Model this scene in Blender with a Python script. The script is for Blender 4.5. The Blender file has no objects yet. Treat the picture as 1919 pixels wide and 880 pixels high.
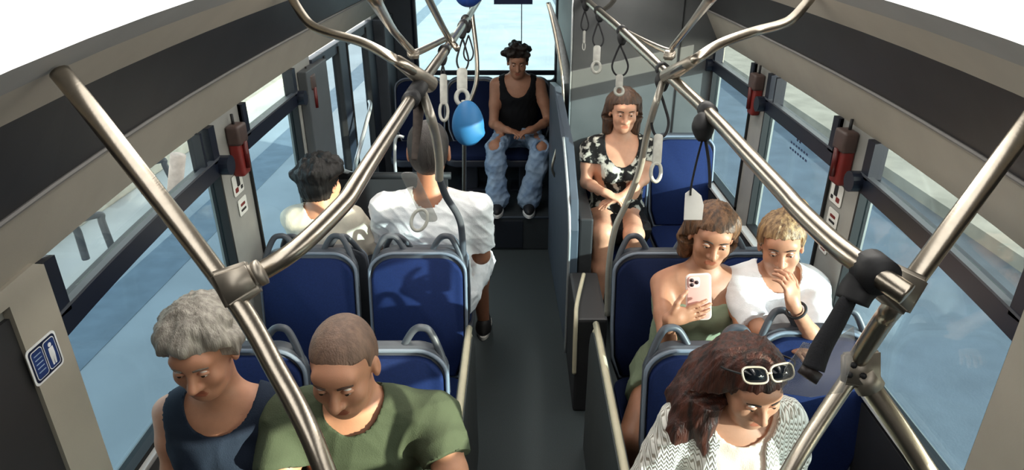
import bpy, bmesh, math, random
import numpy as np
from mathutils import Vector, Matrix
random.seed(4)
D = bpy.data
S = bpy.context.scene
COL = S.collection

# ------------------------------------------------------------------ camera, world, sun, fill lights
F, PITCH, H, VX, VY = 1250.0, math.radians(25), 2.3, 970.0, 440.0
cd = D.cameras.new('camera'); cam = D.objects.new('camera', cd); COL.objects.link(cam)
cd.sensor_width = 36.0; cd.lens = F / 1919.0 * 36.0
cd.shift_x = (959.5 - VX) / 1919.0
cd.clip_start = 0.05; cd.clip_end = 300
cam.location = (0, 0, H); cam.rotation_euler = (math.radians(90) - PITCH, 0, 0)
S.camera = cam
S.view_settings.view_transform = 'Standard'; S.view_settings.look = 'None'
S.view_settings.gamma = 1.0; S.view_settings.use_curve_mapping = False
S.view_settings.exposure = 0.0
S.cycles.max_bounces = 8; S.cycles.transparent_max_bounces = 16

W = D.worlds.new('world'); S.world = W; W.use_nodes = True
wn = W.node_tree; wn.nodes.clear()
wo = wn.nodes.new('ShaderNodeOutputWorld'); wb = wn.nodes.new('ShaderNodeBackground')
sky = wn.nodes.new('ShaderNodeTexSky'); sky.sky_type = 'HOSEK_WILKIE'
SUN_DIR = Vector((0.80, -0.46, 0.172)).normalized()
sky.sun_direction = SUN_DIR; sky.turbidity = 4.0; sky.ground_albedo = 0.4
wb.inputs[1].default_value = 40.0
hs_ = wn.nodes.new('ShaderNodeHueSaturation'); hs_.inputs['Saturation'].default_value = .32
wn.links.new(sky.outputs[0], hs_.inputs['Color']); wn.links.new(hs_.outputs[0], wb.inputs[0]); wn.links.new(wb.outputs[0], wo.inputs[0])
sl = D.lights.new('sun', 'SUN'); sun = D.objects.new('sun', sl); COL.objects.link(sun)
sl.energy = 20.0; sl.angle = math.radians(0.6); sl.color = (1.0, 0.92, 0.80)
sun.rotation_euler = SUN_DIR.to_track_quat('Z', 'Y').to_euler(); sun.location = (8, 3, 6)

def area(name, loc, rot, sx, sy, power, color=(1, 1, 1)):
    l = D.lights.new(name, 'AREA'); l.shape = 'RECTANGLE'; l.size = sx; l.size_y = sy
    l.energy = power; l.color = color
    o = D.objects.new(name, l); COL.objects.link(o); o.location = loc; o.rotation_euler = rot
    return o
# two long fill lights added under the glowing ceiling bands
for sx in (-1, 1):
    area('saloon_fill_light', (0.05 + sx * 0.66, 2.9, 2.13), (0, math.radians(sx * 25), 0), 0.12, 3.4, 15, (1.0, 0.95, 0.86))

# ------------------------------------------------------------------ pixel helper (1919x880 frame)
def at(px, py, x=None, y=None, z=None, d=None):
    r = (px - VX) / F; u = (VY - py) / F
    v = Vector((r, math.cos(PITCH) + u * math.sin(PITCH), -math.sin(PITCH) + u * math.cos(PITCH)))
    t = d if d is not None else x / v.x if x is not None else y / v.y if y is not None else (z - H) / v.z
    return Vector((0, 0, H)) + v * t

# ------------------------------------------------------------------ materials
MAT = {}
def lin(c):
    return tuple(((v / 255) / 12.92 if v / 255 < .04045 else (((v / 255) + .055) / 1.055) ** 2.4) for v in c)
def mat(name, rgb, rough=.5, metal=0, noise=.12, scale=20, bump=0, bscale=80, spec=.5, stretch=None, sub=0, rgb2=None, coat=0):
    if name in MAT: return MAT[name]
    m = D.materials.new(name); m.use_nodes = True; nt = m.node_tree; b = nt.nodes['Principled BSDF']
    c = lin(rgb); b.inputs['Roughness'].default_value = rough; b.inputs['Metallic'].default_value = metal
    b.inputs['Specular IOR Level'].default_value = spec
    if coat: b.inputs['Coat Weight'].default_value = coat
    if sub:
        b.inputs['Subsurface Weight'].default_value = sub
        b.inputs['Subsurface Radius'].default_value = (.012, .005, .003)
        b.inputs['Subsurface Scale'].default_value = .6
    tc = nt.nodes.new('ShaderNodeTexCoord'); mp = nt.nodes.new('ShaderNodeMapping')
    nt.links.new(tc.outputs['Object'], mp.inputs[0])
    if stretch: mp.inputs['Scale'].default_value = stretch
    nz = nt.nodes.new('ShaderNodeTexNoise'); nz.inputs['Scale'].default_value = scale; nz.inputs['Detail'].default_value = 5
    nt.links.new(mp.outputs[0], nz.inputs[0])
    rp = nt.nodes.new('ShaderNodeValToRGB')
    c2 = lin(rgb2) if rgb2 else tuple(v * (1 + noise) for v in c)
    c1 = c if rgb2 else tuple(v * (1 - noise) for v in c)
    rp.color_ramp.elements[0].color = (*c1, 1); rp.color_ramp.elements[1].color = (*c2, 1)
    rp.color_ramp.elements[0].position = .35; rp.color_ramp.elements[1].position = .65
    nt.links.new(nz.outputs[0], rp.inputs[0]); nt.links.new(rp.outputs[0], b.inputs['Base Color'])
    if bump:
        n2 = nt.nodes.new('ShaderNodeTexNoise'); n2.inputs['Scale'].default_value = bscale; n2.inputs['Detail'].default_value = 3
        nt.links.new(mp.outputs[0], n2.inputs[0])
        bm = nt.nodes.new('ShaderNodeBump'); bm.inputs['Strength'].default_value = bump; bm.inputs['Distance'].default_value = .004
        nt.links.new(n2.outputs[0], bm.inputs['Height']); nt.links.new(bm.outputs[0], b.inputs['Normal'])
    MAT[name] = m; return m
def glass(name, tint, refl=.08):
    m = D.materials.new(name); m.use_nodes = True; nt = m.node_tree; nt.nodes.clear()
    o = nt.nodes.new('ShaderNodeOutputMaterial'); t = nt.nodes.new('ShaderNodeBsdfTransparent'); g = nt.nodes.new('ShaderNodeBsdfGlossy')
    t.inputs[0].default_value = (*tint, 1); g.inputs[0].default_value = (1, 1, 1, 1); g.inputs['Roughness'].default_value = .03
    mx = nt.nodes.new('ShaderNodeMixShader'); mx.inputs[0].default_value = refl
    nt.links.new(t.outputs[0], mx.inputs[1]); nt.links.new(g.outputs[0], mx.inputs[2]); nt.links.new(mx.outputs[0], o.inputs[0])
    return m
def emit(name, rgb, s):
    m = D.materials.new(name); m.use_nodes = True; b = m.node_tree.nodes['Principled BSDF']
    b.inputs['Base Color'].default_value = (.8, .8, .8, 1)
    b.inputs['Emission Color'].default_value = (*rgb, 1); b.inputs['Emission Strength'].default_value = s
    return m
M_STEEL = mat('brushed_steel', (190, 180, 165), .28, 1, .06, 60, .05, 300, stretch=(1, .05, 1))
M_CAST = mat('cast_aluminium', (160, 152, 140), .45, .8, .06, 40)
M_BEIGE = mat('beige_wall_panel', (156, 150, 138), .6, 0, .04, 6, .05, 200)
M_GREYP = mat('grey_wall_panel', (112, 110, 108), .6, 0, .06, 5, .05, 200)
M_DARKP = mat('charcoal_panel', (42, 42, 44), .5, 0, .1, 6)
M_SILV = mat('silver_pillar', (150, 150, 146), .5, .2, .05, 10)
M_TOWER = mat('grey_tower_laminate', (80, 82, 83), .55, 0, .06, 8, .04, 150)
M_BLUEG = mat('blue_grey_panel', (70, 80, 92), .5, 0, .07, 8)
M_FLOOR = mat('speckled_vinyl_floor', (60, 68, 70), .6, 0, .18, 260, .06, 400)
M_STEPM = mat('dark_step_vinyl', (44, 50, 54), .6, 0, .15, 200)
M_NAVY = mat('dark_navy_frame', (12, 20, 36), .4, 0, .1, 10)
M_RUB = mat('black_rubber', (14, 15, 17), .6, 0, .1, 30)
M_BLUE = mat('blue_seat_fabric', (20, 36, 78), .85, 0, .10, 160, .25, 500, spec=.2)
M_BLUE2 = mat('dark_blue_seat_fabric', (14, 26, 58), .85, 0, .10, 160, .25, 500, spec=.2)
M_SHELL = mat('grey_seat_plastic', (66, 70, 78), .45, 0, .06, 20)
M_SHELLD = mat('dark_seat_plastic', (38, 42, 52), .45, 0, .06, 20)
M_CREAM = mat('cream_edge_trim', (205, 196, 168), .45, 0, .05, 20)
M_RED = mat('red_plastic', (108, 26, 22), .5, 0, .1, 20)
M_WHITE = mat('white_plastic', (215, 215, 210), .45, 0, .03, 20)
M_BLACK = mat('black_plastic', (20, 20, 23), .62, 0, .1, 20)
M_WEB = mat('black_webbing', (16, 17, 22), .8, 0, .2, 120, .3, 300)
G_LOW = glass('blue_tinted_glass', (.60, .70, .73), .03)
G_UP = glass('pale_hopper_glass', (.80, .84, .80), .05)
G_DOOR = glass('door_glass', (.62, .68, .70), .04)
G_REAR = glass('rear_window_glass', (.70, .80, .81), .03)

# ------------------------------------------------------------------ object helpers
def tag(o, label, cat, group=None):
    o['label'] = label; o['category'] = cat
    if group: o['group'] = group
    return o
def thing(name, label, cat, loc=(0, 0, 0), group=None, rot=0):
    o = D.objects.new(name, None); COL.objects.link(o); o.location = loc; o.rotation_euler = (0, 0, rot); o.empty_display_size = .1
    return tag(o, label, cat, group)
def obj(name, me, m, parent=None, smooth=True, world=True, kind=None, label=None):
    """me: bmesh or mesh, coordinates in world space unless world=False (then local to the parent)"""
    if isinstance(me, bmesh.types.BMesh):
        b = me; me = D.meshes.new(name); bmesh.ops.recalc_face_normals(b, faces=b.faces[:]); b.to_mesh(me); b.free()
    me.name = name
    ms = m if isinstance(m, (list, tuple)) else [m]
    if len(me.materials) == 0:
        for q in ms: me.materials.append(q)
    if smooth is True:
        me.polygons.foreach_set('use_smooth', [True] * len(me.polygons))
    o = D.objects.new(name, me); COL.objects.link(o)
    if parent is not None:
        o.parent = parent
        if world:
            pm = Matrix.Identity(4); chain = []
            p = parent
            while p is not None: chain.append(p.matrix_basis.copy()); p = p.parent
            for q in reversed(chain): pm = pm @ q
            me.transform(pm.inverted())
    if kind: o['kind'] = kind
    if label: o['label'] = label
    return o
def top(name, me, m, label, cat, group=None, smooth=True, origin=None):
    o = obj(name, me, m, None, smooth)
    if origin is not None:
        o.data.transform(Matrix.Translation(-Vector(origin))); o.location = origin
    return tag(o, label, cat, group)
def structure(name, me, m, parent=None, smooth=False):
    o = obj(name, me, m, parent, smooth)
    if parent is None: o['kind'] = 'structure'
    return o
def box(bm, a, b, bev=0):
    a = Vector(a); b = Vector(b)
    r = bmesh.ops.create_cube(bm, size=1, matrix=Matrix.Translation((a + b) / 2) @ Matrix.Diagonal((*[abs(v) for v in (b - a)], 1)))
    if bev:
        es = list({e for v in r['verts'] for e in v.link_edges})
        bmesh.ops.bevel(bm, geom=es, offset=bev, segments=2, affect='EDGES', profile=.6)
    return bm
def BX(a, b, bev=0): return box(bmesh.new(), a, b, bev)
def smoothpath(pts, n=8):
    P = [Vector(p) for p in pts]
    if len(P) < 3 or n <= 1: return P
    out = []
    for i in range(len(P) - 1):
        p0 = P[max(i - 1, 0)]; p1 = P[i]; p2 = P[i + 1]; p3 = P[min(i + 2, len(P) - 1)]
        for k in range(n):
            t = k / n
            out.append(.5 * ((2 * p1) + (p2 - p0) * t + (2 * p0 - 5 * p1 + 4 * p2 - p3) * t * t + (3 * p1 - p0 - 3 * p2 + p3) * t ** 3))
    out.append(P[-1]); return out
def tube(bm, pts, r, seg=14, n=8, closed=False, flat=1.0):
    P = smoothpath(pts + ([pts[0]] if closed else []), n)
    if closed: P = P[:-1]
    rs = r if callable(r) else (lambda t: r)
    N = len(P); rings = []; up = None
    for i, p in enumerate(P):
        if closed: t = (P[(i + 1) % N] - P[i - 1]).normalized()
        else: t = (P[min(i + 1, N - 1)] - P[max(i - 1, 0)]).normalized()
        if up is None:
            up = Vector((0, 0, 1)) if abs(t.z) < .9 else Vector((1, 0, 0))
        up = (up - t * up.dot(t)).normalized(); s = t.cross(up)
        rr = rs(i / max(N - 1, 1))
        rings.append([bm.verts.new(p + (s * math.cos(a) * flat + up * math.sin(a)) * rr) for a in [2 * math.pi * k / seg for k in range(seg)]])
    for i in range(N if closed else N - 1):
        A, B = rings[i], rings[(i + 1) % N]
        for k in range(seg): bm.faces.new((A[k], A[(k + 1) % seg], B[(k + 1) % seg], B[k]))
    if not closed:
        bm.faces.new(rings[0][::-1]); bm.faces.new(rings[-1])
    return bm
def TB(pts, r, **k): return tube(bmesh.new(), pts, r, **k)
def prism(bm, outline, fn, t0, t1, bev=0):
    """outline: 2-D points; fn(u, v, w) -> world vector; w runs from t0 to t1"""
    A = [bm.verts.new(fn(u, v, t0)) for u, v in outline]; B = [bm.verts.new(fn(u, v, t1)) for u, v in outline]
    n = len(A); fs = [bm.faces.new(A[::-1]), bm.faces.new(B)]
    for i in range(n): fs.append(bm.faces.new((A[i], A[(i + 1) % n], B[(i + 1) % n], B[i])))
    if bev:
        es = list(set(list(fs[0].edges) + list(fs[1].edges)))
        bmesh.ops.bevel(bm, geom=es, offset=bev, segments=3, affect='EDGES', profile=.6)
    return bm
def rrect(cx, cy, w, h, r, n=6):
    o = []
    for (sx, sy, a0) in ((1, 1, 0), (-1, 1, 90), (-1, -1, 180), (1, -1, 270)):
        for k in range(n + 1):
            a = math.radians(a0 + 90 * k / n)
            o.append((cx + sx * (w / 2 - r) + r * math.cos(a), cy + sy * (h / 2 - r) + r * math.sin(a)))
    return o

# ------------------------------------------------------------------ the bus shell
XL, XR = -1.15, 1.25
Y0, Y1 = -0.9, 5.9
def bow(y, a=.1):
    y = max(y, .75); return -a * math.exp(-(y - 1.4) / .8)
YS = [Y0, .3, .75, 1.0, 1.2, 1.41, 1.6, 1.85, 2.1, 2.45, 2.8, 3.2, 3.7, 4.4, 5.2, Y1]
def strip(name, e0, e1, m, thick=.02, ys=YS, parent=None):
    """a band of ceiling lining between two long edges e=(x, z, bow)"""
    bm = bmesh.new(); prev = None
    cx, cz = .05, 1.2
    for y in ys:
        row = []
        for (x, z, a) in (e0, e1):
            p = Vector((x, y, z + bow(y, a))); o = Vector((x - cx, 0, z - cz)).normalized() * thick
            row += [bm.verts.new(p), bm.verts.new(p + o)]
        if prev:
            for a_, b_ in ((0, 2), (2, 3), (3, 1), (1, 0)):
                bm.faces.new((prev[a_], prev[b_], row[b_], row[a_]))
        else: bm.faces.new((row[0], row[2], row[3], row[1]))
        prev = row
    bm.faces.new((prev[0], prev[1], prev[3], prev[2]))
    return structure(name, bm, m, parent)
fl = structure('floor', BX((XL - .05, Y0, -.06), (XR + .05, Y1, 0)), M_FLOOR)
structure('ceiling', BX((XL - .1, Y0, 2.385), (XR + .1, Y1, 2.43)), M_GREYP)
EDG = {  # |x - .05| offset, z, bow   (both sides alike)
    'wt': (1.20, 1.645, .08), 'db': (1.10, 1.83, .065), 'dt': (1.00, 2.02, .045), 'bt': (.90, 2.11, .045), 'wb': (.80, 2.17, .04), 'we': (.36, 2.355, .02), 'ce': (.30, 2.385, 0)}
for s, nm in ((-1, 'left'), (1, 'right')):
    E_ = {k: (.05 + s * v[0], v[1], v[2]) for k, v in EDG.items()}
    strip('trim_%d' % (1 if s < 0 else 7), E_['wt'], E_['db'], M_BEIGE)
    strip('trim_%d' % (2 if s < 0 else 8), E_['db'], E_['dt'], M_DARKP)
    strip('trim_%d' % (3 if s < 0 else 9), E_['dt'], E_['bt'], mat('upper_beige_lightened', (182, 174, 160), .6, 0, .04, 6))  # beige lightened in the colour, since little light reaches this band
    strip('trim_%d' % (4 if s < 0 else 10), E_['bt'], E_['wb'], mat('grey_lining_lightened', (172, 171, 168), .6, 0, .05, 5))  # grey lightened likewise, making up for the light it misses
    strip('trim_%d' % (5 if s < 0 else 11), E_['we'], E_['ce'], M_GREYP)
    o = strip('glowing_ceiling_band', E_['wb'], E_['we'], emit('glowing_lining', (1, .98, .94), 1.9) if s < 0 else D.materials['glowing_lining'], thick=.01, ys=[-.6, .3, .75, 1.0, 1.2, 1.41, 1.6, 1.85, 2.1, 2.45, 2.8, 3.2, 3.7, 4.4])  # white ceiling band, its brightness put in as emission
    del o['kind']
    tag(o, 'long white glowing ceiling band along the %s side of the roof' % nm, 'ceiling panel')
    # a small raised lip along the edge of the dark strip
    bm = bmesh.new(); q = E_['db']
    tube(bm, [(q[0] - s * .004, y, q[1] + bow(y, q[2])) for y in YS], .006, seg=6, n=1)
    structure('trim_%d' % (6 if s < 0 else 12), bm, M_GREYP)

def side(s, wins, extra_solid):
    x0 = XL if s < 0 else XR; x1 = x0 + s * .05
    nm = 'left' if s < 0 else 'right'
    bm = bmesh.new()
    def blk(y0, y1, z0, z1):
        n = max(1, int((y1 - y0) / .3)); 
        for i in range(n):
            a = y0 + (y1 - y0) * i / n; b = y0 + (y1 - y0) * (i + 1) / n
            za, zb = (z1 + bow(a, .08), z1 + bow(b, .08)) if z1 > 1.5 else (z1, z1)
            vs = [bm.verts.new(p) for p in ((x0, a, z0), (x0, b, z0), (x0, b, zb), (x0, a, za), (x1, a, z0), (x1, b, z0), (x1, b, zb), (x1, a, za))]
            for f in ((0, 1, 2, 3), (7, 6, 5, 4), (0, 4, 5, 1), (3, 2, 6, 7), (0, 3, 7, 4), (1, 5, 6, 2)): bm.faces.new([vs[k] for k in f])
    last = Y0
    for (a, b, sill) in wins:
        blk(last, a, 0, 1.66); blk(a, b, 0, sill); last = b
    blk(last, Y1, 0, 1.66)
    structure('wall_' + nm, bm, M_SILV)
WL = [(1.41, 2.42, .82), (2.70, 3.42, .82), (3.74, 5.45, .02)]
WR = [(.12, 1.16, .82), (1.39, 2.26, .82), (2.50, 3.30, .82), (3.52, 4.28, .82)]  # first right window is unseen, added to let the sun in
side(-1, WL, None); side(1, WR, None)
structure('wall_unseen_end', BX((XL - .1, Y0 - .05, -.05), (XR + .1, Y0, 2.43)), M_GREYP)  # unseen wall behind the camera, added to contain the light
# beige near pillars (inner lining) on both sides
bm = bmesh.new(); vs = []
for x in (XL + .001, XL + .022):
    for (y, z) in ((1.275, .3), (1.41, .3), (1.41, 1.645 + bow(1.41, .08)), (1.38, 1.665 + bow(1.38, .08)), (1.0, 1.68 + bow(1.0, .08)), (Y0 + .01, 1.68 + bow(.5, .08)), (Y0 + .01, 1.50), (1.275, 1.53)): vs.append(bm.verts.new((x, y, z)))
bm.faces.new(vs[:8]); bm.faces.new(vs[8:][::-1])
for i in range(8): bm.faces.new((vs[i], vs[(i + 1) % 8], vs[8 + (i + 1) % 8], vs[8 + i]))
structure('trim_13', bm, M_BEIGE)
structure('trim_15', BX((XL + .001, Y0 + .01, .0), (XL + .012, 1.274, 1.499)), M_DARKP)
structure('trim_14', BX((XR - .001, 1.16, .0), (XR - .022, 1.39, 1.56)), M_BEIGE)

def window(n, s, a, b, sill, near_bar, hopper=True):
    x0 = XL if s < 0 else XR
    w = D.objects.new('window_%d' % n, None); COL.objects.link(w); w.location = (x0, (a + b) / 2, sill); w['kind'] = 'structure'
    xi, xo = x0 - s * .012, x0 + s * .035
    ztop = lambda y: 1.645 + bow(y, .08)
    zs = lambda y: 1.462 + bow(y, .1)
    bm = bmesh.new(); r = .012
    box(bm, (xi, a, sill), (xo, a + r, ztop(a) - .002)); box(bm, (xi, b - r, sill), (xo, b, ztop(b) - .002)); box(bm, (xi, a, sill - .02), (xo, b, sill + .012))
    structure('rubber_seal', bm, M_RUB, w)
    def band(f0, f1, x_in, x_out, a=a, b=b):
        bm = bmesh.new(); prev = None
        K = 8
        for i in range(K + 1):
            y = a + (b - a) * i / K
            row = [bm.verts.new((x_in, y, f0(y))), bm.verts.new((x_in, y, f1(y))), bm.verts.new((x_out, y, f1(y))), bm.verts.new((x_out, y, f0(y)))]
            if prev:
                for k in range(4): bm.faces.new((prev[k], prev[(k + 1) % 4], row[(k + 1) % 4], row[k]))
            else: bm.faces.new(row[::-1])
            prev = row
        bm.faces.new(prev); return bm
    structure('lower_pane', band(lambda y: sill + .01, zs, x0 + s * .018, x0 + s * .024, a + r, b - r), G_LOW, w)
    structure('sash_bar', band(lambda y: zs(y) - .002, lambda y: zs(y) + .058, x0 - s * .02, x0 + s * .03), M_NAVY, w)
    structure('upper_pane', band(lambda y: zs(y) + .058, ztop, x0 + s * .012, x0 + s * .018, a + r, b - r), G_UP, w)
    bm = bmesh.new()
    for (p, q) in ((a, a + .045), (b - .05, b)):
        zz = (p + q) / 2; box(bm, (x0 - s * .02, p, zs(zz) + .05), (x0 + s * .03, q, ztop(zz)))
    if n in (1, 4): box(bm, (x0 - s * .018, b - .12, zs(b) + .05), (x0 + s * .03, b - .105, ztop(b)))
    structure('hopper_frame', bm, M_NAVY, w)
    bm = band(lambda y: zs(y) + .06, lambda y: zs(y) + .068, x0 - s * .022, x0)
    structure('sash_lip', bm, M_SHELL, w)
    # latch knob at the rear end of the sash bar
    bm = TB([(x0 - s * .055, b + .005, zs(b) + .03), (x0 - s * .01, b + .005, zs(b) + .03)], .038, n=1, seg=16)
    structure('latch', bm, M_NAVY, w)
    return w
n = 1
for (a, b, sill) in WL[:2]: window(n, -1, a, b, sill, 0); n += 1
for (a, b, sill) in WR[1:] + WR[:1]: wr = window(n, 1, a, b, sill, 0); n += 1
# white window ledges on the right
for (a, b, k) in ((1.39, 2.26, 17), (2.50, 3.30, 18), (3.52, 4.28, 19)):
    structure('trim_%d' % k, BX((XR - .05, a, .800), (XR - .001, b, .818), .004), M_WHITE)
for (a, b, k) in ((1.41, 2.42, 20), (2.70, 3.42, 21)):
    structure('trim_%d' % k, BX((XL + .001, a, .795), (XL + .03, b, .815), .004), M_WHITE)
for (a, b, k) in ((1.39, 2.26, 22), (2.50, 3.30, 23), (3.52, 4.28, 24)):
    structure('trim_%d' % k, BX((XR - .045, a - .1, .02), (XR - .001, b + .1, .78)), M_DARKP)

# rear wall with the big rear window
RX0, RX1, RZ0, RZ1 = -.87, .335, at(900, 152, y=Y1).z, 1.98
bm = bmesh.new()
box(bm, (XL - .05, Y1 - .02, 0), (XR + .05, Y1 + .03, RZ0)); box(bm, (XL - .05, Y1 - .02, RZ1), (XR + .05, Y1 + .03, 2.4))
box(bm, (XL - .05, Y1 - .02, RZ0), (RX0, Y1 + .03, RZ1)); box(bm, (RX1, Y1 - .02, RZ0), (XR + .05, Y1 + .03, RZ1))
structure('wall_rear', bm, mat('dark_grey_rear_panel', (58, 66, 76), .6, 0, .08, 8))
w = D.objects.new('window_7', None); COL.objects.link(w); w.location = (0, Y1, RZ0); w['kind'] = 'structure'
fnr = lambda u, v, t: Vector((u, Y1 + t, v))
structure('pane', BX((RX0, Y1 + .0, RZ0), (RX1, Y1 + .006, RZ1)), G_REAR, w)
bm = bmesh.new(); pts = rrect((RX0 + RX1) / 2, (RZ0 + RZ1) / 2, RX1 - RX0 + .01, RZ1 - RZ0 + .01, .06)
tube(bm, [Vector((u, Y1 - .025, v)) for u, v in pts], .022, seg=8, n=1, closed=True)
structure('rubber_seal', bm, M_NAVY, w)
structure('lower_bar', BX((RX0, Y1 - .03, at(900, 141, y=Y1 - .03).z), (RX1, Y1 - .001, at(900, 132, y=Y1 - .03).z), .004), M_NAVY, w)
structure('upright_line', BX((.03, Y1 - .003, RZ0), (.038, Y1 - .001, RZ1)), M_SHELL, w)
# dark blue sticker high on the rear glass
o = top('window_sticker', BX(at(925, -40, y=5.88), at(998, 8, y=5.885)), mat('navy_sticker', (22, 44, 100), .4), 'dark blue rectangular sticker high on the rear window', 'sticker', smooth=False)

# ------------------------------------------------------------------ door on the left
def dy(px, py): return at(px, py, x=XL).y
d = D.objects.new('door_1', None); COL.objects.link(d); d.location = (XL, 4.6, 0); d['kind'] = 'structure'
ya, yb, yc, yd, ye = dy(603, 120), dy(632, 120), dy(650, 130), dy(688, 130), 5.45
M_DOORD = mat('door_leaf_dark', (38, 46, 58), .45, 0, .1, 10)
bm = bmesh.new()
for p, q in ((3.74, ya), (yb, yc), (yd, ye)): box(bm, (XL - .03, p, .02), (XL + .015, q, 1.62), .004)
for p, q in ((ya, yb), (yc, yd)):
    box(bm, (XL - .03, p, .02), (XL + .012, q, .12)); box(bm, (XL - .03, p, 1.56), (XL + .012, q, 1.62))
structure('door_leaf', bm, M_DOORD, d)
bm = bmesh.new()
for p, q in ((ya, yb), (yc, yd)): box(bm, (XL - .012, p, .1), (XL - .006, q, 1.58))
structure('door_pane', bm, G_DOOR, d)
bm = bmesh.new()
for y in (ya, yb, yc, yd): box(bm, (XL - .02, y - .012, .1), (XL + .022, y + .012, 1.6))
structure('door_seal', bm, M_RUB, d)
# dark grey housing panel just before the door
structure('trim_25', BX((XL + .001, 3.50, .5), (XL + .05, 3.90, 1.60), .006), mat('door_post_panel', (74, 78, 82), .5, 0, .05, 10))
# door grab handles
M_GRAB = mat('pale_grab_steel', (196, 200, 202), .35, .6, .04, 30)
top('door_grab_rail', TB([at(692, 190, x=-1.133), at(694, 200, x=-1.02), at(684, 240, x=-1.02), at(668, 300, x=-1.02), at(664, 325, x=-1.133)], .014, seg=10), M_GRAB, 'pale slanting grab rail on the open door leaf', 'grab rail')
top('door_grab_rail', TB([at(628, 311, x=-1.133), at(640, 318, x=-1.03), at(662, 326, x=-1.02)], .013, seg=10), M_GRAB, 'short pale grab bar low on the door edge, behind the black haired passenger', 'grab rail')

# rear left side cabinet and partition by the door
bm = BX((XL + .001, 5.46, 0), (XL + .10, Y1 - .021, 1.62), .01)
top('side_cabinet', bm, mat('rear_cabinet_grey', (62, 68, 76), .55, 0, .08, 8), 'dark grey side cabinet at the rear left corner of the bus', 'cabinet', smooth=False)
t = thing('partition_screen', 'low dark partition with a padded top rail beside the door', 'partition', (-.75, 3.78, 0))
obj('panel', BX((-1.08, 3.77, .0), (-.42, 3.79, .92), .004), M_DARKP, t, False)
obj('top_rail', TB([(-1.1, 3.78, .93), (-.40, 3.78, .93)], .022, n=1), M_BLACK, t)
t = thing('grab_bracket', 'thin pale steel hoop bracket behind the head of the bald white shirted man', 'grab rail', tuple(at(745, 350, y=4.0)))
obj('bracket', TB([at(757, 257, y=3.8), at(742, 258, y=3.8), at(740, 300, y=3.8), at(743, 340, y=3.8), Vector((at(744, 350, y=3.8).x, 3.79, .94))], .010, seg=8, n=4), M_GRAB, t)

# ------------------------------------------------------------------ engine tower at rear right, side partition, steps
t = thing('engine_tower', 'full height grey cabinet filling the rear right corner', 'cabinet', (.8, 5.1, 0))
tx = .34
obj('body', BX((tx, 4.30, 0), (XR - .001, Y1 - .03, 2.1), .012), M_TOWER, t, False)
obj('upper_body', BX((tx, 4.30, 2.1), (.85, Y1 - .03, 2.38), .004), M_TOWER, t, False)
obj('seam', BX((1.02, 4.293, .9), (1.026, 4.300, 1.9)), M_RUB, t, False)
obj('edge_strip', TB([(tx - .002, 4.298, .9), (tx - .002, 4.298, 2.3)], .006, seg=6, n=1), M_GRAB, t)
t = thing('aisle_partition', 'blue grey partition panel between the aisle and the patterned top passenger', 'partition', (.3, 3.9, 0))
o = bmesh.new()
prism(o, [(3.27, 0), (4.66, 0), (4.9, 1.25), (4.3, 1.35), (3.75, 1.12), (3.35, .95), (3.27, .8)], lambda u, v, w_: Vector((w_ + (.285 if u < 4 else .235) , u, v)), 0, .045, .008)
obj('panel', o, M_BLUEG, t, False)
obj('edge_tube', TB([(.28, 3.26, .02), (.28, 3.26, .5), (.28, 3.28, .82), (.275, 3.45, 1.0), (.27, 3.8, 1.16)], .008, seg=8), M_GRAB, t)
obj('side_box', BX((.335, 3.29, 0), (.41, 3.9, .86), .01), M_DARKP, t, False)
# rear platform and riser with a hatch
PZ = .28
t = thing('rear_platform', 'raised dark step across the rear with a square hatch in its riser', 'step', (-.4, 5.0, 0))
obj('platform', BX((-.95, 4.66, 0), (.33, Y1 - .03, PZ), .012), M_STEPM, t, False)
p0 = at(925, 418, y=4.655); p1 = at(998, 463, y=4.655)
obj('hatch', BX((-.17, 4.650, .02), (.04, 4.662, PZ - .03), .004), mat('hatch_dark', (26, 32, 42), .5, 0, .1, 10), t, False)
obj('nosing', TB([(-.95, 4.662, PZ - .006), (.33, 4.662, PZ - .006)], .009, seg=8, n=1), M_BLUEG, t)

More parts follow.
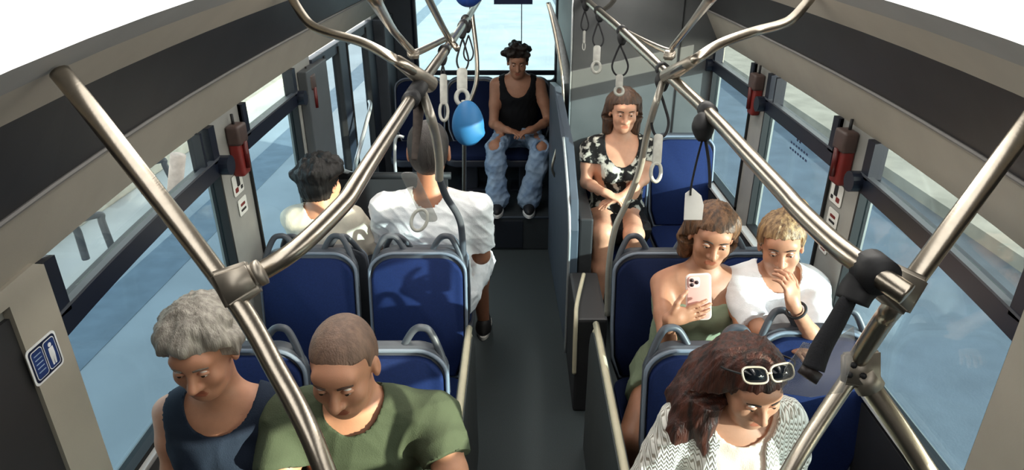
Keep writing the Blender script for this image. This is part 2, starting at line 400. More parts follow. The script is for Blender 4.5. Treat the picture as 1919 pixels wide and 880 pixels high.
# ------------------------------------------------------------------ seats
def make_seat(name, label, x, y, z0=0, rot=0, pad=None, shell=None, handles=True, group=None, w=.40, topz=1.03, base=0.0):
    pad = pad or M_BLUE; shell = shell or M_SHELL
    t = thing(name, label, 'seat', (x, y, z0), group, rot)
    hgt = topz - .50; lean = .10
    # back frame: u across, v up along the back, w thickness toward the rear
    def fb(u, v, w_):
        yy = .19 + lean * v / hgt + w_ + .10 * (u / .2) ** 2 * -.25
        return Vector((u, yy, .47 + v))
    def outline(hw, h0, h1, rt):
        o = [(-hw * .80, h0), (hw * .80, h0), (hw * .97, h0 + .10), (hw, h0 + .24)]
        for k in range(9):
            a = math.radians(90 * k / 8); o.append((hw - rt + rt * math.cos(a), h1 - rt * .75 + rt * .75 * math.sin(a)))
        for k in range(9):
            a = math.radians(90 - 90 * k / 8); o.append((-(hw - rt + rt * math.cos(a)), h1 - rt * .75 + rt * .75 * math.sin(a)))
        o += [(-hw, h0 + .24), (-hw * .97, h0 + .10)]
        return o
    bm = prism(bmesh.new(), outline(w / 2, -.04, hgt + .03, .10), fb, .012, .045, .01)
    obj('seat_shell', bm, shell, t, True, False)
    bm = prism(bmesh.new(), outline(w / 2 - .016, .0, hgt, .10), fb, -.018, .016, .012)
    obj('backrest_pad', bm, pad, t, True, False)
    # piping around the pad
    rim = outline(w / 2 - .004, -.01, hgt + .018, .10)
    obj('rim', TB([fb(u, v, .004) for u, v in rim], .0075, seg=8, n=1, closed=True), mat('pale_seat_rim', (112, 122, 136), .4, 0, .05, 20), t, True, False)
    fc = lambda u, v, w_: Vector((u, v, .45 + w_ - .02 * ((v + .02) / .2) ** 2))
    cu = rrect(0, -.03, w - .02, .40, .09)
    obj('seat_cushion', prism(bmesh.new(), cu, fc, -.005, .035, .015), pad, t, True, False)
    obj('seat_pan', prism(bmesh.new(), rrect(0, -.025, w, .42, .09), fc, -.06, -.004, .015), shell, t, True, False)
    bm = bmesh.new(); box(bm, (-.05, -.10, base + .01), (.05, .10, .41), .012); box(bm, (-.12, -.14, base), (.12, .14, base + .02), .004)
    obj('pedestal', bm, M_SHELLD, t, False, False)
    if handles:
        for s in (-1, 1):
            hp = [fb(s * (w / 2 - .008), hgt - .13, .02), fb(s * (w / 2 - .016), hgt - .03, .025), fb(s * (w / 2 - .055), hgt + .065, .03), fb(s * (w / 2 - .085), hgt + .085, .03), fb(s * (w / 2 - .12), hgt + .07, .03), fb(s * (w / 2 - .165), hgt - .005, .025)]
            obj('grab_handle', TB(hp, .0125, seg=10), M_SHELL, t, True, False)
        obj('top_bar', TB([fb(-(w / 2 - .03), hgt - .01, .03), fb(-.1, hgt + .01, .03), fb(0, hgt + .014, .03), fb(.1, hgt + .01, .03), fb(w / 2 - .03, hgt - .01, .03)], .012, seg=10), shell, t, True, False)
    return t
SL, SLW, SR, SRW = -.43, -.90, .62, 1.03
make_seat('passenger_seat', 'seat at the lower left holding the green shirted man', SL, 1.55)
make_seat('passenger_seat', 'window seat at the lower left holding the grey haired woman', SLW, 1.55)
make_seat('passenger_seat', 'empty blue aisle seat behind the green shirted man', SL, 2.27, w=.42)
make_seat('passenger_seat', 'empty blue window seat behind the grey haired woman', SLW, 2.27, w=.42)
make_seat('passenger_seat', 'backward facing aisle seat under the man in the white t-shirt', SL, 3.03, rot=math.pi, topz=.98)
make_seat('passenger_seat', 'backward facing window seat under the black haired young man', SLW, 3.03, rot=math.pi, topz=.98)
make_seat('passenger_seat', 'seat at the lower right under the woman in the white cardigan', SR, 1.55)
make_seat('passenger_seat', 'empty blue window seat at the lower right beside the cardigan woman', SRW, 1.66, w=.41)
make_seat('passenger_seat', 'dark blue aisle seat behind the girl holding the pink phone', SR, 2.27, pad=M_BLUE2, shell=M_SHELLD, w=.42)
make_seat('passenger_seat', 'window seat under the passenger in the loose white shirt', SRW, 2.27, w=.40)
make_seat('passenger_seat', 'seat beneath the woman in the black and white patterned top', SR, 3.72, z0=.08, handles=False)
make_seat('passenger_seat', 'empty blue window seat beside the woman in the patterned top', SRW, 3.74, z0=.08, handles=False, w=.40)
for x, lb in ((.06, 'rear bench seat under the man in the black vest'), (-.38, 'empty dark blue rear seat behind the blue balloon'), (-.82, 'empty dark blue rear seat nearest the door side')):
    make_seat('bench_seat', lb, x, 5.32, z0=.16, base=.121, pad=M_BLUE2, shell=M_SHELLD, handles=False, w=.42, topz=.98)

# modesty side panels with cream trim
def side_panel(label, x, y0, y1, h, s):
    t = thing('aisle_screen', label, 'panel', (x, (y0 + y1) / 2, 0))
    R = .17; o = [(y0, 0), (y1, 0), (y1 - .02, h - R - .10)]
    tr = []
    for k in range(0, 10):
        a = math.radians(90 * k / 9); o.append((y1 - .02 - R + R * math.cos(a), h - R + R * math.sin(a)))
    o += [(y0, h)]
    obj('panel', prism(bmesh.new(), o, lambda u, v, w_: Vector((x + w_, u, v)), -.018, .018, .004), mat('dark_side_panel', (64, 68, 68), .55, 0, .08, 10), t, False)
    obj('edge_trim', TB([(x, u, v + .003) for u, v in o[1:]], .014, seg=8, n=3), M_CREAM, t)
side_panel('left aisle side panel with a rounded cream edged end', -.205, .9, 2.47, .75, -1)
side_panel('right aisle side panel with a rounded cream edged end', .335, .9, 2.50, .75, 1)
t = thing('wheel_arch_box', 'low dark wheel arch box with a cream edged front by the right aisle', 'panel', (.35, 3.0, 0))
obj('box', BX((.285, 2.76, 0), (.44, 3.25, .56), .015), M_DARKP, t, False)
obj('edge_trim', TB([(.285, 2.75, .25), (.283, 2.75, .40), (.283, 2.76, .56), (.30, 2.9, .572), (.36, 3.2, .572)], .011, seg=8), M_CREAM, t)

# ------------------------------------------------------------------ rails and poles
Z = .018
A = at
def rail(name, label, pts, r=Z, cat='handrail', n=8, m=None, foot=False):
    P = [Vector(p) for p in pts]
    if foot: P += [Vector((P[-1].x, P[-1].y - .03, P[-1].z - .25)), Vector((P[-1].x, P[-1].y - .03, .5)), Vector((P[-1].x, P[-1].y - .03, .0))]
    return top(name, TB(P, r, n=n), m or M_STEEL, label, cat, origin=P[len(P) // 2])
rl = rail('handrail', 'bent overhead steel handrail on the left, from the slanting pole to the rear',
     [A(430, 540, z=1.69), A(485, 511, z=1.70), A(560, 462, z=1.735), A(640, 385, z=1.77), A(665, 350, z=1.785), A(690, 310, z=1.79), A(742, 230, z=1.79), A(795, 150, z=1.79), A(880, 28, z=1.79), A(925, -45, z=1.79)], .019)
rr = rail('handrail', 'bent overhead steel handrail on the right, running from the flanged pole to the rear',
     [A(1700, 552, z=1.765), A(1640, 512, z=1.78), A(1570, 462, z=1.79), A(1500, 396, z=1.79), A(1470, 362, z=1.79), A(1410, 298, z=1.79), A(1330, 213, z=1.79), A(1250, 138, z=1.80), A(1165, 58, z=1.84), A(1112, 12, z=1.875), A(1092, -6, z=1.89)], .019)
pl = rail('handrail_pole', 'slanting steel pole from the left ceiling panel down past the grey haired woman',
     [A(112, 135, d=1.20), A(200, 245, d=1.2), A(430, 545, d=1.19), A(520, 697, d=1.16), A(575, 800, d=1.13), A(612, 890, d=1.12), A(660, 1020, d=1.12)], .0185, foot=True)
pr_ = rail('handrail_pole', 'slanting steel pole from the right ceiling panel down to the bolted flange',
     [A(2010, 118, d=1.22), A(1919, 242, d=1.2), A(1700, 540, d=1.17), A(1655, 600, d=1.22), A(1608, 672, d=1.30)], .0185)
rail('handrail_pole', 'steel pole from the bolted flange down in front of the blue seat',
     [A(1604, 690, d=1.31), A(1540, 785, d=1.32), A(1478, 885, d=1.32), A(1400, 1030, d=1.33)], .0165, foot=True)
rail('handrail_pole', 'steel pole from the bolted flange down beside the near right window',
     [A(1622, 712, d=1.31), A(1680, 795, d=1.30), A(1738, 885, d=1.29), A(1820, 1010, d=1.28)], .0205, foot=True)
def block(name, parent, c, axis, across, l, w, h, m, taper=.7):
    axis = Vector(axis).normalized(); across = Vector(across); across = (across - axis * across.dot(axis)).normalized(); up = axis.cross(across)
    bm = bmesh.new(); fs = []
    vs = []
    for (tt, k) in ((-.5, 1.0), (.5, taper)):
        for (a, b) in ((-1, -1), (1, -1), (1, 1), (-1, 1)): vs.append(bm.verts.new(Vector(c) + axis * l * tt + across * w / 2 * a * k + up * h / 2 * b * k))
    for f in ((0, 1, 2, 3), (7, 6, 5, 4), (0, 4, 5, 1), (1, 5, 6, 2), (2, 6, 7, 3), (3, 7, 4, 0)): bm.faces.new([vs[q] for q in f])
    bmesh.ops.bevel(bm, geom=bm.edges[:], offset=min(w, h) * .16, segments=3, affect='EDGES')
    return obj(name, bm, m, parent, True)
# clamps that join rail to pole
c0 = A(430, 540, d=1.19); c1 = A(492, 508, d=1.20)
block('clamp', pl, c0 + (c1 - c0) * .30, c1 - c0, A(460, 600, d=1.2) - A(400, 490, d=1.2), .072, .078, .06, M_CAST, .72)
obj('collar', TB([c1 - (c1 - c0) * .18, c1 + (c1 - c0) * .0], .0245, n=1), M_CAST, rl)
c0 = A(1700, 550, d=1.17); c1 = A(1628, 505, d=1.16)
block('clamp', pr_, c0 + (c1 - c0) * .38, c1 - c0, A(1660, 600, d=1.2) - A(1740, 490, d=1.2), .085, .078, .056, M_CAST, .75)
# flange with bolts
f0 = A(1612, 690, d=1.30)
fl_ = block('flange', pr_, f0, A(1560, 690, d=1.3) - A(1670, 690, d=1.3), A(1612, 640, d=1.3) - A(1612, 740, d=1.3), .07, .075, .028, M_CAST, .8)
for dx, dyy in ((-12, -6), (-20, 12), (6, 14)):
    q = A(1612 + dx, 690 + dyy, d=1.283)
    obj('bolt', TB([q, q + (A(1612, 690, d=1.3) - A(1612, 690, d=1.27))], .0065, seg=8, n=1), M_BLACK, fl_)
obj('collar', TB([A(1612, 696, d=1.31), A(1632, 727, d=1.31)], .028, n=1), M_CAST, pr_)
# ceiling brackets
b1 = rail('ceiling_bracket', 'curved steel bracket joining the left handrail to the left ceiling panel',
     [A(797, 150, z=1.80), A(740, 112, x=-.40), A(680, 80, x=-.56), A(620, 63, x=-.70), A(588, 50, x=-.775), A(568, 30, x=-.82), A(540, -15, x=-.88)], .0175)
obj('cone', TB([A(806, 158, z=1.785), A(745, 114, x=-.392)], lambda t: .032 - .012 * t, n=1), M_CAST, b1)
b2 = rail('ceiling_bracket', 'curved steel bracket joining the right handrail to the right ceiling panel',
     [A(1252, 142, z=1.80), A(1302, 112, x=.545), A(1350, 82, x=.66), A(1410, 60, x=.78), A(1462, 46, x=.86), A(1490, 30, x=.90), A(1528, -15, x=.95)], .0165)
obj('cone', TB([A(1250, 143, z=1.785), A(1298, 114, x=.537)], lambda t: .030 - .012 * t, n=1), M_CAST, b2)
def px2(lst, **k): return [A(a, b, **k) for a, b in lst]
b3 = rail('ceiling_stay', 'thin steel stay rising from the left handrail to the ceiling', [A(848, 66, z=1.80), A(812, 84, z=1.83), A(776, 100, z=1.86), A(770, 94, z=1.88), A(738, 58, z=1.98), A(690, -20, z=2.2)], .0135, n=4)
b4 = rail('ceiling_stay', 'thin steel stay rising from the right handrail to the ceiling', [A(1168, 56, z=1.80), A(1210, 78, z=1.83), A(1254, 96, z=1.86), A(1262, 86, z=1.89), A(1300, 38, z=2.03), A(1345, -20, z=2.2)], .0115, n=4)
block('joint', b3, A(775, 102, z=1.86), A(790, 130, z=1.85) - A(770, 90, z=1.87), A(740, 102, z=1.86) - A(790, 102, z=1.86), .05, .045, .03, M_CAST, .8)
block('joint', b4, A(1254, 104, z=1.86), A(1240, 130, z=1.85) - A(1260, 90, z=1.87), A(1230, 102, z=1.86) - A(1270, 102, z=1.86), .055, .045, .03, M_CAST, .8)
rail('ceiling_stay', 'far steel stay crossing the rear window on the left', [A(858, 92, z=1.80), A(838, 66, z=1.86), A(805, 2, z=2.05), A(795, -20, z=2.1)], .014, n=3)
rail('ceiling_stay', 'far steel stay at the top of the right handrail', [A(1124, 22, z=1.80), A(1145, 8, z=1.88), A(1160, -18, z=1.98)], .014, n=3)
# curved stanchions down to the seats
rail('stanchion', 'curved pale stanchion from the left handrail to the seat of the white t-shirt man',
     [A(788, 165, z=1.77), A(806, 215, y=2.16), A(818, 262, y=2.28), A(823, 300, y=2.36), A(823, 335, y=2.42)], .0165, m=mat('pale_coated_steel', (186, 180, 168), .35, .5, .05, 40))
rail('stanchion', 'thin dark lower stanchion running down beside the empty blue aisle seat',
     [A(823, 332, y=2.42), A(836, 368, y=2.50), A(858, 404, y=2.56), A(866, 440, y=2.58), A(869, 520, y=2.57), A(869, 620, y=2.56), A(868, 690, y=2.56)], .0145, m=M_SHELL)
rail('stanchion', 'curved pale stanchion in front of the patterned top woman on the right',
     [A(1243, 150, z=1.77), A(1230, 190, y=2.4), A(1213, 250, y=2.5), A(1198, 320, y=2.58), A(1172, 385, y=2.62), A(1152, 430, y=2.63), A(1141, 500, y=2.63), A(1138, 590, y=2.62)], .0135, m=D.materials['pale_coated_steel'])
rail('stanchion', 'bent steel pole in front of the rear window behind the blue balloon',
     [A(882, 0, y=4.9), A(885, 30, y=4.9), A(893, 100, y=4.8), A(893, 150, y=4.75), A(882, 186, y=4.72), A(871, 205, y=4.7), A(870, 300, y=4.7), A(870, 398, y=4.72)], .016)
rail('stanchion', 'thin curved pole along the inner edge of the grey rear cabinet',
     [A(1026, 5, y=4.35), A(1040, 60, y=4.3), A(1050, 120, y=4.25), A(1055, 170, y=4.22), A(1054, 225, y=4.2), A(1044, 275, y=4.18), A(1035, 312, y=4.16), A(1040, 330, y=4.2)], .009)
bm = bmesh.new(); tube(bm, px2([(1028, 5), (1040, 45), (1052, 95), (1059, 130), (1062, 155)], y=4.40), lambda t: .012 + .022 * math.sin(min(1, t * 1.4) * 1.57), seg=12, flat=1.0)
top('frosted_grab_trim', bm, mat('frosted_trim', (176, 180, 182), .5, .1, .1, 60), 'pale frosted curved trim beside the right edge of the rear window', 'trim')

# ------------------------------------------------------------------ hanging straps
M_HANDLE = mat('milky_handle', (158, 158, 152), .35, 0, .12, 40)
M_HCLEAR = glass('clear_strap_handle', (.86, .86, .84), .30)
_g = [q for q in M_HCLEAR.node_tree.nodes if q.type == 'BSDF_GLOSSY'][0]; _g.inputs['Roughness'].default_value = .6; _g.inputs[0].default_value = (.5, .5, .5, 1)
def strap(label, rx, ry, rz, knob, loop, hand, depth, big=1.0, hm=None, wide=None):
    """pixel outline: knob centre, loop (top, bottom, half width px), handle (top xy, bottom xy, half width px)"""
    t = thing('hanging_strap', label, 'strap', tuple(A(rx, ry, z=rz)), 'hanging straps on the overhead rails')
    c = A(rx, ry, z=rz); dirn = (A(rx + (40 if rx > 970 else -40), ry + (38 if rx > 970 else 60), z=rz) - c).normalized()
    obj('clamp', TB([c - dirn * .016 * big, c + dirn * .016 * big], .026, n=1, seg=16), M_BLACK, t)
    kx, ky, kr = knob
    k0 = A(kx, ky - kr, d=depth); k1 = A(kx, ky + kr, d=depth)
    obj('knob', TB([c + Vector((0, 0, -.015)), k0, (k0 + k1) / 2, k1], lambda s: (.009 + .013 * math.sin(min(1, max(0, s)) * 3.1)) * big, n=5), M_BLACK, t)
    if loop:
        (lx, l0, l1, hw) = loop
        pts = [A(lx, l0, d=depth), A(lx - hw * .55, (l0 * 2 + l1) / 3, d=depth), A(lx - hw, (l0 + 2 * l1) / 3 + 3, d=depth), A(lx - hw * .5, l1, d=depth), A(lx + hw * .5, l1, d=depth), A(lx + hw, (l0 + 2 * l1) / 3 + 3, d=depth), A(lx + hw * .55, (l0 * 2 + l1) / 3, d=depth)]
        obj('webbing_loop', TB(pts, (wide or .0042) * big, seg=8, closed=True, n=6), M_WEB, t)
    if hand:
        (hx0, hy0, hx1, hy1, hw) = hand
        a = A(hx0, hy0, d=depth); b = A(hx1, hy1, d=depth); L = (b - a).length; wpx = hw * depth / F
        ax = (b - a).normalized(); sx = Vector((1, 0, 0)); sx = (sx - ax * sx.dot(ax)).normalized(); nn = ax.cross(sx)
        fn = lambda u, v, w_: a + ax * v + sx * u + nn * w_
        bm = prism(bmesh.new(), rrect(0, L * .32, wpx * 1.5, L * .66, wpx * .5), fn, -.006, .006, .002)
        obj('handle', bm, hm or M_HANDLE, t)
        ring = [a + ax * (L * .80 + math.sin(q) * L * .20) + sx * math.cos(q) * wpx * .85 for q in [k * math.pi / 6 for k in range(12)]]
        obj('handle_ring', TB(ring, wpx * .33, seg=8, closed=True, n=3), hm or M_HANDLE, t)
    return t
strap('farthest hanging strap at the top of the right handrail', 1096, 0, 1.89, (1098, 12, 8), (1096, 20, 56, 7), (1095, 58, 1094, 94, 3), 3.95, 1.1)
strap('hanging strap with white ringed handle, second from the far right rail end', 1122, 20, 1.868, (1124, 32, 9), (1121, 42, 86, 10), (1119, 86, 1117, 136, 9), 3.65, 1.15)
strap('hanging strap with its handle behind the head of the patterned top woman', 1166, 58, 1.84, (1166, 74, 10), (1162, 84, 140, 15), (1161, 140, 1160, 178, 9), 3.15, 1.1)
strap('hanging strap with a round black knob beside the right bracket cone', 1242, 130, 1.80, (1241, 158, 13), (1237, 172, 254, 16), (1234, 252, 1228, 340, 11), 2.5, 1.25)
t = strap('hanging strap with a white card like handle by the phone girl', 1326, 208, 1.79, (1318, 246, 18), None, None, 1.98, 1.5)
for (pa, pb, pc, pd) in (((1316, 262), (1306, 300), (1296, 345), (1294, 366)), ((1322, 262), (1328, 300), (1330, 330), (1330, 352))):
    bm = TB([A(*pa, d=1.98), A(*pb, d=1.98), A(*pc, d=1.98), A(*pd, d=1.98)], .0075, seg=8, flat=.35); obj('webbing', bm, M_WEB, t)
bm = prism(bmesh.new(), [(1284, 362), (1298, 352), (1314, 366), (1319, 384), (1316, 412), (1281, 412)], lambda u, v, w_: A(u, v, d=1.98 + w_), 0, .012, .002)
obj('handle', bm, M_WHITE, t, label='white card shaped handle')
# big near strap on the right
t = thing('hanging_strap', 'large near hanging strap with a thick black body and clear grip, by the flanged pole', 'strap', tuple(A(1640, 512, z=1.78)), 'hanging straps on the overhead rails')
cA, cB = A(1625, 497, z=1.78), A(1655, 522, z=1.78)
obj('clamp', TB([cA, cB], .0315, n=1, seg=20), M_BLACK, t)
obj('knob', TB([A(1628, 520, d=1.13), A(1607, 543, d=1.12), A(1596, 565, d=1.12)], lambda s: .030 - .003 * s, n=3), M_BLACK, t)
bm = TB([A(1590, 560, d=1.12), A(1566, 605, d=1.12), A(1540, 650, d=1.12), A(1524, 690, d=1.12)], lambda s: .022 + .008 * s, n=6, flat=.55); obj('webbing_body', bm, M_WEB, t)
bm = TB([A(1524, 690, d=1.12), A(1512, 708, d=1.12)], .026, n=1, flat=.6); obj('grip_collar', bm, mat('dark_brown_plastic', (46, 38, 36), .5), t)
bm = prism(bmesh.new(), [(1505, 640), (1545, 650), (1600, 610), (1604, 650), (1580, 735), (1520, 744), (1462, 736), (1470, 690)], lambda u, v, w_: A(u, v, d=1.17 + w_), 0, .006, .002)
obj('clear_grip', bm, M_HCLEAR, t, label='clear smoky grip plate')
# left straps
strap('hanging strap with a slender white handle before the rear window sill', 832, 95, 1.79, (829, 112, 10), (830, 122, 140, 3), (831, 140, 832, 226, 9), 2.95, 1.05)
strap('hanging strap with a milky handle right above the blue balloon', 868, 45, 1.79, (866, 60, 12), (867, 72, 130, 11), (866, 128, 866, 196, 13), 3.7, 1.3)
strap('empty looped hanging strap beside the strap above the blue balloon', 872, 36, 1.79, (876, 52, 9), (878, 66, 112, 9), None, 3.9, 1.15)
t = thing('hanging_strap', 'nearest left hanging strap, clear handle hanging behind the white t-shirt man', 'strap', tuple(A(785, 165, z=1.79)), 'hanging straps on the overhead rails')
obj('clamp', TB([A(776, 178, z=1.79), A(792, 154, z=1.79)], .029, n=1, seg=20), M_BLACK, t)
obj('clamp_ring', TB([A(768, 190, z=1.79), A(773, 182, z=1.79)], .028, n=1, seg=20), M_BLACK, t)
obj('webbing', TB([A(786, 175, d=2.26), A(784, 215, d=2.26), A(780, 262, d=2.26), A(776, 300, d=2.26)], lambda s: .022 - .012 * s, n=6, flat=.5), mat('worn_dark_webbing', (52, 44, 40), .8, 0, .3, 60), t)
bm = prism(bmesh.new(), rrect(0, 0, .055, .20, .02), lambda u, v, w_: A(786, 370, d=2.26) + Vector((u + v * .35, w_, -v * .9)), 0, .006, .002)
obj('handle', bm, M_HCLEAR, t)
obj('handle_ring', TB([A(786 + 15 * math.cos(q) - 4 * math.sin(q), 412 + 20 * math.sin(q), d=2.26) for q in [k * math.pi / 6 for k in range(12)]], .006, seg=8, closed=True, n=3), M_HANDLE, t)

# blue balloons
def balloon(name, label, cx, cy, rx, ry, depth, m):
    bm = bmesh.new(); bmesh.ops.create_uvsphere(bm, u_segments=40, v_segments=28, radius=1)
    c = A(cx, cy, d=depth); k = depth / F
    for v in bm.verts:
        q = v.co.copy(); w_ = 1 + .10 * -q.z
        nub = math.exp(-((q.x - .82) ** 2 + (q.z + .45) ** 2) / .03) * .12
        v.co = c + Vector((q.x * rx * k * w_ + nub * rx * k * 1.2, q.y * rx * k * w_, q.z * ry * k / .93))
    o = top(name, bm, m, label, 'balloon', origin=c); return o
bo = balloon('balloon', 'bright blue egg shaped balloon hanging below a milky strap handle', 877, 231, 30, 40, 3.7, mat('blue_latex', (30, 98, 150), .6, 0, .03, 10))
obj('knot', TB([A(868, 188, d=3.7), A(869, 196, d=3.7)], .012, n=1), M_HANDLE, bo)
balloon('balloon', 'dark blue balloon at the top edge above the left handrail end', 877, -18, 26, 28, 3.9, mat('dark_blue_latex', (26, 60, 130), .45, 0, .03, 10))

# ------------------------------------------------------------------ small wall things
def hammer_box(label, s, y, z):
    x0 = (XL if s < 0 else XR) - s * .001
    t = thing('emergency_hammer', label, 'hammer box', (x0, y, z))
    obj('holder', BX((x0, y - .04, z - .10), (x0 - s * .045, y + .04, z + .06), .012), M_RED, t)
    obj('cover', BX((x0, y - .045, z + .03), (x0 - s * .055, y + .045, z + .11), .012), mat('grey_red_cover', (74, 58, 54), .5), t)
    obj('hammer', TB([(x0 - s * .05, y, z - .07), (x0 - s * .052, y, z + .04)], .012, seg=8, n=1), mat('deep_red_handle', (84, 16, 14), .4), t)
    obj('hook', TB([(x0 - s * .02, y, z + .10), (x0 - s * .02, y, z + .15)], .006, seg=6, n=1), M_BLACK, t)
hammer_box('red emergency hammer box on the left pillar between the two windows', -1, 2.585, 1.47)
hammer_box('red emergency hammer box on the dark post before the door', -1, 3.60, 1.46)
hammer_box('red emergency hammer box on the right pillar inside the near windows', 1, 2.40, 1.50)
hammer_box('red emergency hammer box on the far right pillar', 1, 3.42, 1.50)
def sticker(label, s, y, z, w_, h, parts, base=M_WHITE):
    x0 = (XL if s < 0 else XR) - s * .003
    t = thing('wall_sticker', label, 'sticker', (x0, y, z))
    fn = lambda u, v, q: Vector((x0 - s * q, y + u, z + v))
    obj('backing', prism(bmesh.new(), rrect(0, 0, w_, h, min(w_, h) * .12), fn, 0, .002), base, t, False)
    for (nm, m, ol) in parts: obj(nm, prism(bmesh.new(), ol, fn, .002, .003), m, t, False)
    return t
RD = M_RED; BK = M_BLACK
for s, y, z, pos in ((-1, 2.565, 1.335, 'left'), (1, 2.43, 1.345, 'right')):
    sticker('white instruction sticker with red and black pictograms under the %s pillar hammer box' % pos, s, y, z, .10, .085,
            [('black_mark', BK, rrect(.005, .012, .03, .045, .006)), ('red_mark', RD, rrect(-.02, -.02, .03, .02, .005)), ('black_mark', BK, rrect(.03, -.022, .02, .015, .003))])
    sticker('small white notice below the pictogram sticker on the %s pillar' % pos, s, y - .01 * s, z - .10, .085, .07,
            [('red_mark', RD, rrect(0, .008, .045, .012, .004)), ('black_mark', BK, rrect(0, -.015, .05, .010, .003))])
sticker('lowest small white notice on the right pillar', 1, 2.445, 1.13, .07, .09, [('black_mark', BK, rrect(0, 0, .03, .03, .006)), ('red_mark', RD, rrect(0, -.03, .04, .01, .003))])
# blue reserved seat sticker on the near left pillar
ms = mat('sticker_blue', (30, 52, 104), .4); mw = mat('sticker_white', (220, 222, 224), .4)
x0 = XL + .0225
t = thing('priority_seat_sticker', 'blue diamond angled reserved seat sticker with white figure on the beige left pillar', 'sticker', (x0, 1.312, 1.36))
fn = lambda u, v, q: Vector((x0 + q, 1.318 + u, 1.362 + v))
obj('backing', prism(bmesh.new(), rrect(0, 0, .105, .098, .012), fn, 0, .0015), mw, t, False)
obj('blue_field', prism(bmesh.new(), rrect(0, 0, .094, .087, .010), fn, .0015, .0022), mat('sticker_navy', (16, 26, 52), .4), t, False)
obj('white_frame', prism(bmesh.new(), rrect(-.022, 0, .040, .076, .008), fn, .0022, .0027), mw, t, False)
obj('text_panel', prism(bmesh.new(), rrect(-.022, 0, .036, .072, .007), fn, .0027, .0032), ms, t, False)
obj('text_lines', (lambda b_: [prism(b_, rrect(-.022, .024 - k * .011, .024, .0028, .001), fn, .0032, .0036) for k in range(5)][-1])(bmesh.new()), mat('sticker_grey', (130, 150, 180), .4), t, False)
obj('white_frame', prism(bmesh.new(), rrect(.022, 0, .040, .076, .008), fn, .0022, .0027), mw, t, False)
obj('figure_panel', prism(bmesh.new(), rrect(.022, 0, .036, .072, .007), fn, .0027, .0032), ms, t, False)
bm = bmesh.new(); prism(bm, rrect(.022, .023, .011, .011, .005), fn, .0032, .0037); prism(bm, [(.014, .016), (.030, .016), (.031, -.004), (.028, -.030), (.023, -.030), (.022, -.008), (.020, -.030), (.015, -.030), (.013, -.004)], fn, .0032, .0037)
obj('figure', bm, mw, t, False)
# small printed marks on the right window glass
bm = bmesh.new(); fn = lambda u, v, q: Vector((XR + .015 - q, 2.88 + u, 1.385 + v))
for r in range(3):
    for k in range(7):
        if r == 0 and k not in (3, 4): continue
        prism(bm, rrect(-.09 + k * .03, .03 - r * .028, .02, .010, .002), fn, 0, .001)
top('window_decal', bm, mat('dark_print', (40, 58, 88), .5), 'small dark printed lines on the middle right window', 'decal', smooth=False)

# ------------------------------------------------------------------ outdoors
M_ROAD = mat('pale_asphalt', (176, 182, 186), .9, 0, .10, 1.2, .2, 60)  # one even pale grey base colour for the ground
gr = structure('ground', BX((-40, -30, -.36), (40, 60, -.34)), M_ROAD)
structure('trim_34', BX((XR + .1, -30, -.339), (4.2, 60, -.335)), mat('right_asphalt_dimmed', (104, 112, 122), .9, 0, .12, 3, .2, 60))  # right road darkened in its colour to offset the strong sun
structure('trim_30', BX((-4.4, -10, -.34), (-4.2, 30, -.20), .02), mat('kerb_stone', (170, 168, 160), .8, 0, .1, 8))
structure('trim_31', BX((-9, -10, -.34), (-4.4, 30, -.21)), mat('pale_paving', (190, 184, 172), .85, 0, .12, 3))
structure('trim_32', BX((-3.25, -10, -.339), (-2.85, 30, -.336)), mat('dark_road_strip', (128, 142, 154), .9, 0, .1, 6))  # strip a little darker and bluer than the road around it
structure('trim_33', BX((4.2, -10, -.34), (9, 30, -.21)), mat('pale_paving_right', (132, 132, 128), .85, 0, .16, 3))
for i, (y, h) in enumerate(((3.4, .9), (4.4, .9), (5.4, .9))):
    top('bollard', (lambda b_: tube(b_, [(-4.7, y, -.2), (-4.7, y, -.2 + h)], .05, n=1))(bmesh.new()), M_CAST, ('nearest', 'middle', 'farthest')[i] + ' grey metal bollard on the pavement beyond the left windows', 'bollard')
for k, (px_, w0, w1) in enumerate(((212, 402, 470), (330, 300, 352))):
    bs = at(px_, w1, z=-.20); tp = at(px_ - 26, w0, y=bs.y); t2 = at(px_ - 72, w0 + 14, y=bs.y - .15); b2 = Vector((t2.x, t2.y, -.20))
    t = thing('bicycle_rack', ('thin steel hoop rack on the pavement outside the near left window', 'second steel hoop rack, farther along the left pavement')[k], 'rack', tuple(bs))
    obj('hoop', TB([bs, bs.lerp(tp, .8), tp, t2, t2.lerp(b2, .3), b2], .03, seg=8), M_SHELL, t)
bs = at(326, 372, z=-.20)
top('post', TB([bs, at(334, 290, y=bs.y)], .07, n=1, seg=16), mat('pale_pink_post', (206, 184, 176), .6), 'pale pinkish round post outside the near left hopper window', 'post')

